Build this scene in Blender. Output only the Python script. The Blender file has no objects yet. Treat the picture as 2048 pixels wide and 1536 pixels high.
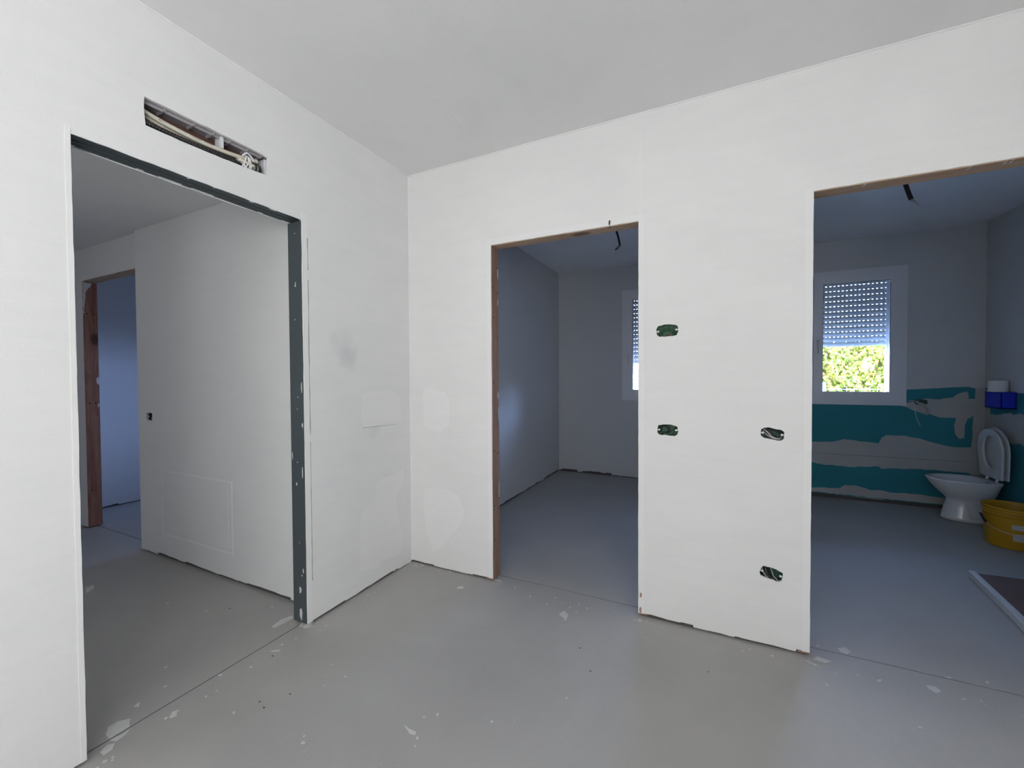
import bpy, bmesh, math, random
from mathutils import Vector, Matrix
from mathutils.geometry import delaunay_2d_cdt

random.seed(7)
SC = bpy.context.scene
COL = SC.collection
PI = math.pi

# ------------------------------------------------------------------ camera
F_PX, YAW, PITCH, ROLL = 830.276, 0.4529, -0.0199, -0.0055
cam_d = bpy.data.cameras.new('camera')
cam = bpy.data.objects.new('camera', cam_d)
COL.objects.link(cam)
cam_d.sensor_width = 36.0
cam_d.lens = F_PX / 2048.0 * 36.0
cam_d.clip_start = 0.02
cam_d.clip_end = 200
_f = Vector((-math.sin(YAW) * math.cos(PITCH), math.cos(YAW) * math.cos(PITCH), math.sin(PITCH)))
_r = Vector((math.cos(YAW), math.sin(YAW), 0))
_u = _r.cross(_f)
_r2 = _r * math.cos(ROLL) + _u * math.sin(ROLL)
_u2 = _u * math.cos(ROLL) - _r * math.sin(ROLL)
_m = Matrix((_r2, _u2, -_f)).transposed().to_4x4()
_m.translation = Vector((1.844, -2.2199, 1.2622))
cam.matrix_world = _m
SC.camera = cam

# ------------------------------------------------------------------ world, sun, daylight, exposure
SC.view_settings.view_transform = 'Standard'
SC.view_settings.look = 'None'
SC.view_settings.gamma = 1.0
SC.view_settings.use_curve_mapping = False
SC.view_settings.exposure = 0.0
w = bpy.data.worlds.new('sky')
SC.world = w
w.use_nodes = True
bg = w.node_tree.nodes['Background']
bg.inputs['Color'].default_value = (0.36, 0.52, 1.0, 1)
nt = w.node_tree
_tc = nt.nodes.new('ShaderNodeTexCoord')
_sp = nt.nodes.new('ShaderNodeSeparateXYZ')
_mr = nt.nodes.new('ShaderNodeMapRange')          # the sky is brighter towards the horizon
_mr.inputs[1].default_value, _mr.inputs[2].default_value = 0.16, 0.42
_mr.inputs[3].default_value, _mr.inputs[4].default_value = 125.0, 14.0
nt.links.new(_tc.outputs['Generated'], _sp.inputs[0])
nt.links.new(_sp.outputs['Z'], _mr.inputs[0])
nt.links.new(_mr.outputs[0], bg.inputs['Strength'])

sun_d = bpy.data.lights.new('sun', 'SUN')
sun_d.energy = 12.0
sun_d.angle = 0.01
sun_d.color = (1.0, 0.95, 0.86)
sun = bpy.data.objects.new('sun', sun_d)
COL.objects.link(sun)
sun.rotation_euler = Vector((-0.35, 0.62, -0.72)).to_track_quat('-Z', 'Y').to_euler()
sun.location = (3, -3, 8)


def area(name, loc, direction, sx, sy, energy, color=(1, 1, 1), portal=False):
    d = bpy.data.lights.new(name, 'AREA')
    d.shape = 'RECTANGLE'
    d.size = sx
    d.size_y = sy
    d.energy = energy
    d.color = color
    if portal:
        d.cycles.is_portal = True
    o = bpy.data.objects.new(name, d)
    COL.objects.link(o)
    o.location = loc
    o.rotation_euler = Vector(direction).to_track_quat('-Z', 'Y').to_euler()
    return o


# daylight through the large window of the main room (behind the camera)
area('daylight_front_window', (1.55, -4.73, 1.22), (-0.45, 1, 1.15), 1.9, 2.0, 39, (0.985, 0.99, 0.99))
area('daylight_right_window', (3.38, -4.1, 1.22), (-1, 0.2, 1.15), 0.9, 2.0, 79, (0.985, 0.99, 0.99))
area('daylight_hall_window', (-1.3, -3.13, 1.5), (0, 1, 0.1), 0.9, 1.1, 6, (0.985, 0.99, 0.99))
# sky portals at the windows of the other rooms
area('sky_portal_bedroom', (1.2175, 3.24, 1.61), (0, -1, 0), 0.62, 1.2, 1, portal=True)
area('sky_portal_bathroom', (3.1, 3.24, 1.61), (0, -1, 0), 0.62, 1.2, 1, portal=True)
area('sky_portal_side_room', (-2.2, 2.76, 1.21), (0, -1, 0), 0.6, 0.42, 1, portal=True)


# ------------------------------------------------------------------ materials
def new_mat(name):
    m = bpy.data.materials.new(name)
    m.use_nodes = True
    nt = m.node_tree
    return m, nt, nt.nodes['Principled BSDF']


def N(nt, t, **kw):
    n = nt.nodes.new(t)
    for k, v in kw.items():
        if k in n.inputs:
            n.inputs[k].default_value = v
        else:
            setattr(n, k, v)
    return n


def plain(name, col, rough=0.6, metal=0.0, spec=0.5, bump=0.0, bscale=60, var=0.0, vscale=6.0):
    m, nt, b = new_mat(name)
    b.inputs['Roughness'].default_value = rough
    b.inputs['Metallic'].default_value = metal
    b.inputs['Specular IOR Level'].default_value = spec
    tc = N(nt, 'ShaderNodeTexCoord')
    n = N(nt, 'ShaderNodeTexNoise', Scale=vscale, Detail=5.0)
    nt.links.new(tc.outputs['Object'], n.inputs['Vector'])
    mx = N(nt, 'ShaderNodeMix', data_type='RGBA')
    k = max(var, 0.02)
    mx.inputs[6].default_value = tuple(c * (1 - k) for c in col) + (1,)
    mx.inputs[7].default_value = tuple(min(1, c * (1 + k)) for c in col) + (1,)
    nt.links.new(n.outputs['Fac'], mx.inputs[0])
    nt.links.new(mx.outputs[2], b.inputs['Base Color'])
    if bump:
        n2 = N(nt, 'ShaderNodeTexNoise', Scale=bscale, Detail=4.0)
        nt.links.new(tc.outputs['Object'], n2.inputs['Vector'])
        bp = N(nt, 'ShaderNodeBump', Strength=bump, Distance=0.01)
        nt.links.new(n2.outputs['Fac'], bp.inputs['Height'])
        nt.links.new(bp.outputs['Normal'], b.inputs['Normal'])
    return m


def plaster(name, col, dark, blotch=0.10, fine=0.25, smudges=(), rough=0.85):
    """skimmed plasterboard: large soft trowel blotches, faint streaks, fine grain bump"""
    m, nt, b = new_mat(name)
    b.inputs['Roughness'].default_value = rough
    b.inputs['Specular IOR Level'].default_value = 0.15
    tc = N(nt, 'ShaderNodeTexCoord')
    n1 = N(nt, 'ShaderNodeTexNoise', Scale=1.3, Detail=6.0, Roughness=0.55, Distortion=0.6)
    nt.links.new(tc.outputs['Object'], n1.inputs['Vector'])
    mp = N(nt, 'ShaderNodeMapping')
    mp.inputs['Scale'].default_value = (1.0, 1.0, 5.0)
    nt.links.new(tc.outputs['Object'], mp.inputs['Vector'])
    n2 = N(nt, 'ShaderNodeTexNoise', Scale=3.0, Detail=8.0, Roughness=0.65, Distortion=0.3)
    nt.links.new(mp.outputs['Vector'], n2.inputs['Vector'])
    ramp = N(nt, 'ShaderNodeValToRGB')
    ramp.color_ramp.elements[0].position = 0.42
    ramp.color_ramp.elements[1].position = 0.62
    nt.links.new(n1.outputs['Fac'], ramp.inputs['Fac'])
    ramp2 = N(nt, 'ShaderNodeValToRGB')
    ramp2.color_ramp.elements[0].position = 0.40
    ramp2.color_ramp.elements[1].position = 0.60
    nt.links.new(n2.outputs['Fac'], ramp2.inputs['Fac'])
    add = N(nt, 'ShaderNodeMath', operation='MULTIPLY_ADD')
    nt.links.new(ramp.outputs['Color'], add.inputs[0])
    add.inputs[1].default_value = 0.6
    m2 = N(nt, 'ShaderNodeMath', operation='MULTIPLY')
    m2.inputs[1].default_value = 0.4
    nt.links.new(ramp2.outputs['Color'], m2.inputs[0])
    nt.links.new(m2.outputs[0], add.inputs[2])
    mx = N(nt, 'ShaderNodeMix', data_type='RGBA')
    mx.inputs[6].default_value = tuple(c * (1 - blotch) + d * blotch for c, d in zip(col, dark)) + (1,)
    mx.inputs[7].default_value = tuple(col) + (1,)
    nt.links.new(add.outputs[0], mx.inputs[0])
    last = mx.outputs[2]
    for (cx, cy, cz, r, amt) in smudges:      # dirty hand marks
        vm = N(nt, 'ShaderNodeVectorMath', operation='DISTANCE')
        vm.inputs[1].default_value = (cx, cy, cz)
        dn = N(nt, 'ShaderNodeTexNoise', Scale=9.0, Detail=3.0)
        nt.links.new(tc.outputs['Object'], dn.inputs['Vector'])
        ad = N(nt, 'ShaderNodeVectorMath', operation='MULTIPLY_ADD')
        ad.inputs[1].default_value = (0.16, 0.16, 0.16)
        nt.links.new(dn.outputs['Color'], ad.inputs[0])
        nt.links.new(tc.outputs['Object'], ad.inputs[2])
        sb = N(nt, 'ShaderNodeVectorMath', operation='SUBTRACT')
        sb.inputs[1].default_value = (0.08, 0.08, 0.08)
        nt.links.new(ad.outputs[0], sb.inputs[0])
        nt.links.new(sb.outputs[0], vm.inputs[0])
        mr = N(nt, 'ShaderNodeMapRange')
        mr.inputs[1].default_value = 0.0
        mr.inputs[2].default_value = r
        mr.inputs[3].default_value = amt
        mr.inputs[4].default_value = 0.0
        nt.links.new(vm.outputs['Value'], mr.inputs[0])
        mm = N(nt, 'ShaderNodeMix', data_type='RGBA')
        mm.inputs[7].default_value = tuple(dark) + (1,)
        nt.links.new(last, mm.inputs[6])
        nt.links.new(mr.outputs[0], mm.inputs[0])
        last = mm.outputs[2]
    nt.links.new(last, b.inputs['Base Color'])
    nf = N(nt, 'ShaderNodeTexNoise', Scale=220.0, Detail=3.0)
    nt.links.new(tc.outputs['Object'], nf.inputs['Vector'])
    b1 = N(nt, 'ShaderNodeBump', Strength=fine, Distance=0.002)
    nt.links.new(nf.outputs['Fac'], b1.inputs['Height'])
    b2 = N(nt, 'ShaderNodeBump', Strength=0.25, Distance=0.006)
    nt.links.new(n2.outputs['Fac'], b2.inputs['Height'])
    nt.links.new(b1.outputs['Normal'], b2.inputs['Normal'])
    nt.links.new(b2.outputs['Normal'], b.inputs['Normal'])
    return m


def screed(name, col):
    m, nt, b = new_mat(name)
    b.inputs['Roughness'].default_value = 0.55
    b.inputs['Specular IOR Level'].default_value = 0.25
    tc = N(nt, 'ShaderNodeTexCoord')
    n1 = N(nt, 'ShaderNodeTexNoise', Scale=1.1, Detail=7.0, Roughness=0.6, Distortion=0.5)
    n2 = N(nt, 'ShaderNodeTexNoise', Scale=260.0, Detail=2.0)
    n3 = N(nt, 'ShaderNodeTexVoronoi', Scale=16.0, Randomness=1.0)
    n4 = N(nt, 'ShaderNodeTexNoise', Scale=2.2, Detail=2.0)
    for n in (n1, n2, n3, n4):
        nt.links.new(tc.outputs['Object'], n.inputs['Vector'])
    r1 = N(nt, 'ShaderNodeMapRange')
    r1.inputs[1].default_value, r1.inputs[2].default_value = 0.35, 0.68
    r1.inputs[3].default_value, r1.inputs[4].default_value = 0.93, 1.08
    nt.links.new(n1.outputs['Fac'], r1.inputs[0])
    r2 = N(nt, 'ShaderNodeMapRange')
    r2.inputs[1].default_value, r2.inputs[2].default_value = 0.3, 0.7
    r2.inputs[3].default_value, r2.inputs[4].default_value = 0.93, 1.07
    nt.links.new(n2.outputs['Fac'], r2.inputs[0])
    mu = N(nt, 'ShaderNodeMath', operation='MULTIPLY')
    nt.links.new(r1.outputs[0], mu.inputs[0])
    nt.links.new(r2.outputs[0], mu.inputs[1])
    sc = N(nt, 'ShaderNodeVectorMath', operation='SCALE')
    sc.inputs[0].default_value = col
    nt.links.new(mu.outputs[0], sc.inputs['Scale'])
    # tiny spatters of plaster
    lt = N(nt, 'ShaderNodeMath', operation='LESS_THAN')
    lt.inputs[1].default_value = 0.055
    nt.links.new(n3.outputs['Distance'], lt.inputs[0])
    gt = N(nt, 'ShaderNodeMath', operation='GREATER_THAN')
    gt.inputs[1].default_value = 0.56
    nt.links.new(n4.outputs['Fac'], gt.inputs[0])
    an = N(nt, 'ShaderNodeMath', operation='MULTIPLY')
    nt.links.new(lt.outputs[0], an.inputs[0])
    nt.links.new(gt.outputs[0], an.inputs[1])
    a2 = N(nt, 'ShaderNodeMath', operation='MULTIPLY')
    a2.inputs[1].default_value = 0.45
    nt.links.new(an.outputs[0], a2.inputs[0])
    mx = N(nt, 'ShaderNodeMix', data_type='RGBA')
    mx.inputs[7].default_value = (0.55, 0.55, 0.54, 1)
    nt.links.new(a2.outputs[0], mx.inputs[0])
    nt.links.new(sc.outputs[0], mx.inputs[6])
    nt.links.new(mx.outputs[2], b.inputs['Base Color'])
    bp = N(nt, 'ShaderNodeBump', Strength=0.2, Distance=0.002)
    nt.links.new(n2.outputs['Fac'], bp.inputs['Height'])
    nt.links.new(bp.outputs['Normal'], b.inputs['Normal'])
    return m


def wood(name, c1, c2, axis='Z', scale=1.0):
    """softwood stud: rings stretched along the board, dark knots"""
    m, nt, b = new_mat(name)
    b.inputs['Roughness'].default_value = 0.75
    b.inputs['Specular IOR Level'].default_value = 0.2
    tc = N(nt, 'ShaderNodeTexCoord')
    mp = N(nt, 'ShaderNodeMapping')
    s = [9.0, 9.0, 9.0]
    s['XYZ'.index(axis)] = 0.8
    mp.inputs['Scale'].default_value = [v * scale for v in s]
    nt.links.new(tc.outputs['Object'], mp.inputs['Vector'])
    n = N(nt, 'ShaderNodeTexNoise', Scale=3.0, Detail=8.0, Roughness=0.6, Distortion=1.2)
    nt.links.new(mp.outputs['Vector'], n.inputs['Vector'])
    r = N(nt, 'ShaderNodeValToRGB')
    r.color_ramp.elements[0].position = 0.35
    r.color_ramp.elements[0].color = tuple(c2) + (1,)
    r.color_ramp.elements[1].position = 0.65
    r.color_ramp.elements[1].color = tuple(c1) + (1,)
    nt.links.new(n.outputs['Fac'], r.inputs['Fac'])
    mk = N(nt, 'ShaderNodeMapping')
    s = [5.0, 5.0, 5.0]
    s['XYZ'.index(axis)] = 2.6
    mk.inputs['Scale'].default_value = s
    nt.links.new(tc.outputs['Object'], mk.inputs['Vector'])
    v = N(nt, 'ShaderNodeTexVoronoi', Scale=1.0)
    nt.links.new(mk.outputs['Vector'], v.inputs['Vector'])
    kr = N(nt, 'ShaderNodeMapRange')
    kr.inputs[1].default_value, kr.inputs[2].default_value = 0.10, 0.17
    kr.inputs[3].default_value, kr.inputs[4].default_value = 0.75, 0.0
    nt.links.new(v.outputs['Distance'], kr.inputs[0])
    mx = N(nt, 'ShaderNodeMix', data_type='RGBA')
    mx.inputs[7].default_value = tuple(c * 0.25 for c in c2) + (1,)
    nt.links.new(kr.outputs[0], mx.inputs[0])
    nt.links.new(r.outputs['Color'], mx.inputs[6])
    nt.links.new(mx.outputs[2], b.inputs['Base Color'])
    return m


M = {}
M['wall'] = plaster('skimmed_plaster', (0.83, 0.828, 0.82), (0.55, 0.55, 0.56), 0.14)
M['wall_a'] = plaster('skimmed_plaster_left', (0.83, 0.832, 0.828), (0.45, 0.45, 0.47), 0.10,
                      smudges=((0, -0.55, 1.42, 0.11, 0.30), (0, -0.53, 1.36, 0.10, 0.22), (0, -0.36, 0.97, 0.09, 0.22)))
M['wall_hall'] = plaster('skimmed_plaster_hall', (0.80, 0.80, 0.785), (0.55, 0.56, 0.57), 0.12)
M['wall_side'] = plaster('skimmed_plaster_side_dimmed', (0.61, 0.61, 0.605), (0.50, 0.51, 0.52), 0.12)  # same plaster finish, base colour darkened to imitate the side rooms' shade
M['ceiling'] = plaster('ceiling_plaster', (0.86, 0.86, 0.855), (0.55, 0.55, 0.55), 0.14)
M['patch'] = plaster('plaster_patch', (0.85, 0.853, 0.845), (0.6, 0.6, 0.6), 0.10)
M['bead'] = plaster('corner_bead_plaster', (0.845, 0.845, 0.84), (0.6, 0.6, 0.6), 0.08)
M['grime'] = plain('pencil_mark', (0.45, 0.45, 0.46), 0.9)
M['raw'] = plaster('raw_joint_compound', (0.50, 0.50, 0.48), (0.30, 0.32, 0.32), 0.35)
M['core'] = plain('wall_core', (0.10, 0.09, 0.085), 0.95, bump=0.3)
M['teal'] = plaster('green_plasterboard', (0.045, 0.25, 0.29), (0.03, 0.16, 0.2), 0.35)
M['floor'] = screed('grey_screed', (0.415, 0.408, 0.395))
M['splat'] = plain('dried_plaster', (0.62, 0.62, 0.61), 0.8, var=0.08, vscale=30)
M['dirt'] = plain('dirt_speck', (0.10, 0.10, 0.09), 0.9)
M['joint'] = plain('floor_joint', (0.025, 0.025, 0.025), 0.95)
M['wood'] = wood('stud_wood', (0.36, 0.225, 0.16), (0.25, 0.15, 0.105), 'Z')
M['wood_x'] = wood('stud_wood_header', (0.56, 0.41, 0.29), (0.42, 0.29, 0.20), 'X')
M['wood_red'] = wood('stud_wood_red', (0.36, 0.19, 0.13), (0.22, 0.10, 0.07), 'Z')
M['steel'] = plain('galvanised_steel', (0.085, 0.105, 0.112), 0.55, 0.35, bump=0.05, bscale=15, var=0.15, vscale=4)
M['screw'] = plain('screw_head', (0.75, 0.75, 0.75), 0.4, 0.3)
M['hole'] = plain('nail_hole', (0.02, 0.015, 0.01), 0.9)
M['pvc'] = plain('white_window_plastic', (0.74, 0.75, 0.77), 0.35)
M['gasket'] = plain('rubber_gasket', (0.03, 0.03, 0.035), 0.6)
M['shutter'] = plain('grey_shutter_slat', (0.55, 0.57, 0.60), 0.4, bump=0.0)
M['alu'] = plain('handle_metal', (0.62, 0.63, 0.66), 0.35, 0.5)
M['ceramic'] = plain('white_ceramic', (0.72, 0.72, 0.72), 0.15, spec=0.6)
M['seat'] = plain('white_seat_plastic', (0.70, 0.71, 0.71), 0.3)
M['bucket'] = plain('yellow_plastic', (0.50, 0.26, 0.008), 0.4, var=0.12, vscale=9)
M['label'] = plain('faded_label', (0.50, 0.47, 0.42), 0.7, var=0.25, vscale=22)
M['blue'] = plain('blue_plastic', (0.012, 0.03, 0.50), 0.45)
M['paper'] = plain('tissue_paper', (0.78, 0.76, 0.72), 0.9, bump=0.3, bscale=40)
M['card'] = plain('cardboard_core', (0.35, 0.25, 0.17), 0.9)
M['boxgreen'] = plain('green_box_plastic', (0.033, 0.125, 0.062), 0.5, var=0.3, vscale=30)
M['boxdark'] = plain('dark_green_box_plastic', (0.02, 0.075, 0.055), 0.5, var=0.3, vscale=30)
M['conduit'] = plain('black_conduit', (0.012, 0.012, 0.014), 0.35)
M['conduit_green'] = plain('dark_green_conduit', (0.02, 0.08, 0.04), 0.4)
M['cream'] = plain('cream_cable_sheath', (0.70, 0.66, 0.56), 0.45)
M['greycable'] = plain('grey_cable_sheath', (0.42, 0.41, 0.42), 0.45)
M['ink'] = plain('cable_print', (0.22, 0.20, 0.19), 0.7)
M['string'] = plain('white_cloth_strip', (0.80, 0.80, 0.80), 0.8, bump=0.3)
M['greyplastic'] = plain('grey_box_plastic', (0.40, 0.38, 0.40), 0.5, var=0.15, vscale=20)
M['brick'] = plain('brown_brick', (0.16, 0.085, 0.065), 0.9, bump=0.4, bscale=40, var=0.2)
M['brownface'] = plain('brown_board_paper', (0.16, 0.105, 0.085), 0.85, var=0.12, vscale=5)
M['whiteedge'] = plain('white_board_edge', (0.62, 0.63, 0.64), 0.5)
M['render'] = plain('outside_render', (0.70, 0.68, 0.64), 0.9, bump=0.3)
M['lawn'] = plain('grass_ground', (0.16, 0.24, 0.07), 0.95, var=0.4, vscale=5)
M['fence'] = plain('fence_wire_coating', (0.45, 0.62, 0.66), 0.5)
M['trunk'] = plain('hedge_stem', (0.10, 0.07, 0.045), 0.9)


def leaf_mat():
    m, nt, b = new_mat('hedge_leaf')
    geo = N(nt, 'ShaderNodeNewGeometry')
    r = N(nt, 'ShaderNodeValToRGB')
    e = r.color_ramp.elements
    e[0].position, e[0].color = 0.0, (0.16, 0.21, 0.02, 1)
    e[1].position, e[1].color = 1.0, (0.50, 0.46, 0.08, 1)
    x = e.new(0.55)
    x.color = (0.32, 0.35, 0.035, 1)
    x = e.new(0.97)
    x.color = (0.24, 0.09, 0.03, 1)
    nt.links.new(geo.outputs['Random Per Island'], r.inputs['Fac'])
    nt.links.new(r.outputs['Color'], b.inputs['Base Color'])
    b.inputs['Roughness'].default_value = 0.5
    tr = N(nt, 'ShaderNodeBsdfTranslucent')
    nt.links.new(r.outputs['Color'], tr.inputs['Color'])
    ms = N(nt, 'ShaderNodeMixShader')
    ms.inputs[0].default_value = 0.35
    nt.links.new(b.outputs[0], ms.inputs[1])
    nt.links.new(tr.outputs[0], ms.inputs[2])
    nt.links.new(ms.outputs[0], nt.nodes['Material Output'].inputs['Surface'])
    return m


def glass_mat():
    m = bpy.data.materials.new('window_glass')
    m.use_nodes = True
    nt = m.node_tree
    nt.nodes.clear()
    out = N(nt, 'ShaderNodeOutputMaterial')
    t = N(nt, 'ShaderNodeBsdfTransparent')
    t.inputs['Color'].default_value = (0.93, 0.96, 0.96, 1)
    g = N(nt, 'ShaderNodeBsdfGlossy', Roughness=0.02)
    fr = N(nt, 'ShaderNodeFresnel', IOR=1.45)
    ms = N(nt, 'ShaderNodeMixShader')
    nt.links.new(fr.outputs[0], ms.inputs[0])
    nt.links.new(t.outputs[0], ms.inputs[1])
    nt.links.new(g.outputs[0], ms.inputs[2])
    nt.links.new(ms.outputs[0], out.inputs['Surface'])
    return m


M['leaf'] = leaf_mat()
M['glass'] = glass_mat()


# ------------------------------------------------------------------ mesh helpers
def obj(name, bm, mats, parent=None, smooth=False):
    bmesh.ops.recalc_face_normals(bm, faces=bm.faces)
    me = bpy.data.meshes.new(name)
    bm.to_mesh(me)
    bm.free()
    if not isinstance(mats, (list, tuple)):
        mats = [mats]
    for m in mats:
        me.materials.append(M[m])
    if smooth:
        me.polygons.foreach_set('use_smooth', [True] * len(me.polygons))
    o = bpy.data.objects.new(name, me)
    COL.objects.link(o)
    if parent:
        o.parent = parent
        o.matrix_parent_inverse = parent.matrix_world.inverted() if False else Matrix.Translation(-parent.location)
    return o


def tag(o, label, cat=None, group=None, kind=None):
    o['label'] = label
    if cat:
        o['category'] = cat
    if group:
        o['group'] = group
    if kind:
        o['kind'] = kind
    return o


def empty(name, loc, label, cat=None, group=None, kind=None):
    o = bpy.data.objects.new(name, None)
    o.location = loc
    o.empty_display_size = 0.05
    COL.objects.link(o)
    return tag(o, label, cat, group, kind)


def struct(name, bm, mats, label, parent=None, smooth=False):
    o = obj(name, bm, mats, parent, smooth)
    if not parent:
        tag(o, label, 'room', kind='structure')
    return o


def box(bm, a, b, mi=0, bev=0.0):
    (x0, y0, z0), (x1, y1, z1) = a, b
    vs = [bm.verts.new(p) for p in ((x0, y0, z0), (x1, y0, z0), (x1, y1, z0), (x0, y1, z0),
                                    (x0, y0, z1), (x1, y0, z1), (x1, y1, z1), (x0, y1, z1))]
    fs = [bm.faces.new([vs[i] for i in q]) for q in
          ((0, 3, 2, 1), (4, 5, 6, 7), (0, 1, 5, 4), (1, 2, 6, 5), (2, 3, 7, 6), (3, 0, 4, 7))]
    for f in fs:
        f.material_index = mi
    if bev:
        es = list({e for f in fs for e in f.edges})
        r = bmesh.ops.bevel(bm, geom=es, offset=bev, segments=2, affect='EDGES', profile=0.6)
        for f in r['faces']:
            f.material_index = mi
    return fs


def inside(pt, loop):
    x, y = pt
    c = False
    n = len(loop)
    j = n - 1
    for i in range(n):
        xi, yi = loop[i]
        xj, yj = loop[j]
        if (yi > y) != (yj > y) and x < (xj - xi) * (y - yi) / (yj - yi) + xi:
            c = not c
        j = i
    return c


def prism(bm, outer, holes, O, U, V, Nn, depth, mi=0, front=0.0):
    """solid of the 2D outline (with holes): front face at `front` along Nn, back at front-depth"""
    O, U, V, Nn = Vector(O), Vector(U), Vector(V), Vector(Nn)
    loops = [outer] + list(holes)
    pts, edges = [], []
    for lp in loops:
        s = len(pts)
        pts += [Vector(p) for p in lp]
        edges += [(s + i, s + (i + 1) % len(lp)) for i in range(len(lp))]
    vc, ec, fc, _a, _b, _c = delaunay_2d_cdt(pts, edges, [], 0, 1e-6)
    P = lambda p, d: O + U * p[0] + V * p[1] + Nn * d
    vf = [bm.verts.new(P(v, front)) for v in vc]
    vb = [bm.verts.new(P(v, front - depth)) for v in vc]
    keep = []
    for f in fc:
        c = sum((Vector(vc[i]) for i in f), Vector((0, 0))) / len(f)
        if inside(c, outer) and not any(inside(c, h) for h in holes):
            keep.append(f)
    cnt = {}
    for f in keep:
        bm.faces.new([vf[i] for i in f]).material_index = mi
        bm.faces.new([vb[i] for i in reversed(f)]).material_index = mi
        for i in range(len(f)):
            a, b_ = f[i], f[(i + 1) % len(f)]
            k = (min(a, b_), max(a, b_))
            cnt.setdefault(k, []).append((a, b_))
    for k, l in cnt.items():
        if len(l) == 1:
            a, b_ = l[0]
            bm.faces.new([vf[a], vb[a], vb[b_], vf[b_]]).material_index = mi
    used = {i for f in keep for i in f}
    for i in range(len(vc)):
        if i not in used:
            bm.verts.remove(vf[i])
            bm.verts.remove(vb[i])


def tube(bm, pts, r, seg=8, mi=0, closed=False, ribs=0.0, pitch=0.004, cap=True):
    """round tube through pts; ribs > 0 makes corrugated conduit"""
    P = [Vector(p) for p in pts]
    # resample with Catmull-Rom
    res = []
    n = len(P)
    for i in range(n - 1):
        p0, p1, p2, p3 = P[max(i - 1, 0)], P[i], P[i + 1], P[min(i + 2, n - 1)]
        L = (p2 - p1).length
        k = max(3, int(L / (pitch if ribs else max((r[0] if isinstance(r, tuple) else r) * 1.5, 0.006))))
        k = min(k, 90)
        for j in range(k):
            t = j / k
            res.append(0.5 * ((2 * p1) + (p2 - p0) * t + (2 * p0 - 5 * p1 + 4 * p2 - p3) * t * t
                              + (3 * p1 - p0 - 3 * p2 + p3) * t ** 3))
    res.append(P[-1])
    rings = []
    up = Vector((0, 0, 1))
    t0 = (res[1] - res[0]).normalized()
    if abs(t0.dot(up)) > 0.9:
        up = Vector((1, 0, 0))
    nrm = (up - t0 * up.dot(t0)).normalized()
    for i, p in enumerate(res):
        t = (res[min(i + 1, len(res) - 1)] - res[max(i - 1, 0)]).normalized()
        nrm = (nrm - t * nrm.dot(t)).normalized()
        bi = t.cross(nrm)
        rr = (r[0] + (r[1] - r[0]) * i / (len(res) - 1)) if isinstance(r, tuple) else r
        if ribs and i % 2:
            rr *= 1 - ribs
        rings.append([bm.verts.new(p + (nrm * math.cos(2 * PI * k / seg) + bi * math.sin(2 * PI * k / seg)) * rr)
                      for k in range(seg)])
    for a, b in zip(rings, rings[1:]):
        for k in range(seg):
            bm.faces.new([a[k], a[(k + 1) % seg], b[(k + 1) % seg], b[k]]).material_index = mi
    if cap:
        bm.faces.new(rings[0]).material_index = mi
        bm.faces.new(list(reversed(rings[-1]))).material_index = mi


def loft(bm, rings, mi=0, cap0=True, cap1=True):
    R = [[bm.verts.new(p) for p in r] for r in rings]
    n = len(R[0])
    for a, b in zip(R, R[1:]):
        for k in range(n):
            bm.faces.new([a[k], a[(k + 1) % n], b[(k + 1) % n], b[k]]).material_index = mi
    if cap0:
        bm.faces.new(R[0]).material_index = mi
    if cap1:
        bm.faces.new(R[-1]).material_index = mi


def blob(cx, cy, rx, ry, n=14, jit=0.12, rot=0.0):
    o = []
    for k in range(n):
        a = 2 * PI * k / n
        s = 1 + random.uniform(-jit, jit)
        x, y = math.cos(a) * rx * s, math.sin(a) * ry * s
        o.append((cx + x * math.cos(rot) - y * math.sin(rot), cy + x * math.sin(rot) + y * math.cos(rot)))
    return o


def rough(loop, step=0.02, amp=0.002, rnd=random):
    o = []
    n = len(loop)
    for i in range(n):
        a, b = Vector(loop[i]), Vector(loop[(i + 1) % n])
        d = b - a
        k = max(1, int(d.length / step))
        nn = Vector((-d.y, d.x)).normalized() if d.length else Vector((0, 0))
        for j in range(k):
            q = a + d * (j / k)
            if j:
                q = q + nn * rnd.uniform(-amp, amp)
            o.append((q.x, q.y))
    return o


# ------------------------------------------------------------------ walls
def wall_loop(u0, u1, top, openings=(), gap=(0.004, 0.014), seed=1, ragged=0.0012, headrag=0.002):
    """outline of one board face: ragged foot, door notches open to the floor"""
    r = random.Random(seed)
    g = [r.uniform(*gap)]

    def foot(a, b):
        out = []
        u = a
        out.append((a, g[0]))
        while u < b - 0.05:
            st = r.uniform(0.02, 0.08)
            u = min(u + st, b - 0.01)
            if r.random() < 0.32:
                g[0] = r.uniform(*gap)
                out.append((u, out[-1][1]))
                u += 0.003
            else:
                g[0] = min(gap[1], max(gap[0], g[0] + r.uniform(-0.004, 0.004)))
            out.append((u, g[0]))
        out.append((b, g[0]))
        return out
    pts = []
    u = u0
    for (a, b, h) in openings:
        pts += foot(u, a)
        k = 26
        for i in range(1, k):
            pts.append((a + r.uniform(-ragged, ragged), h * i / k))
        pts.append((a, h))
        k = int((b - a) / 0.03)
        for i in range(1, k):
            pts.append((a + (b - a) * i / k, h + r.uniform(-headrag * 0.3, headrag)))
        pts.append((b, h))
        k = 26
        for i in range(k - 1, 0, -1):
            pts.append((b + r.uniform(-ragged, ragged), h * i / k))
        u = b
    pts += foot(u, u1)
    pts += [(u1, top), (u0, top)]
    # drop duplicates
    out = []
    for p in pts:
        if not out or (abs(p[0] - out[-1][0]) + abs(p[1] - out[-1][1])) > 1e-5:
            out.append(p)
    return out


SK = 0.0125
X, Y, Z = (1, 0, 0), (0, 1, 0), (0, 0, 1)

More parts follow.
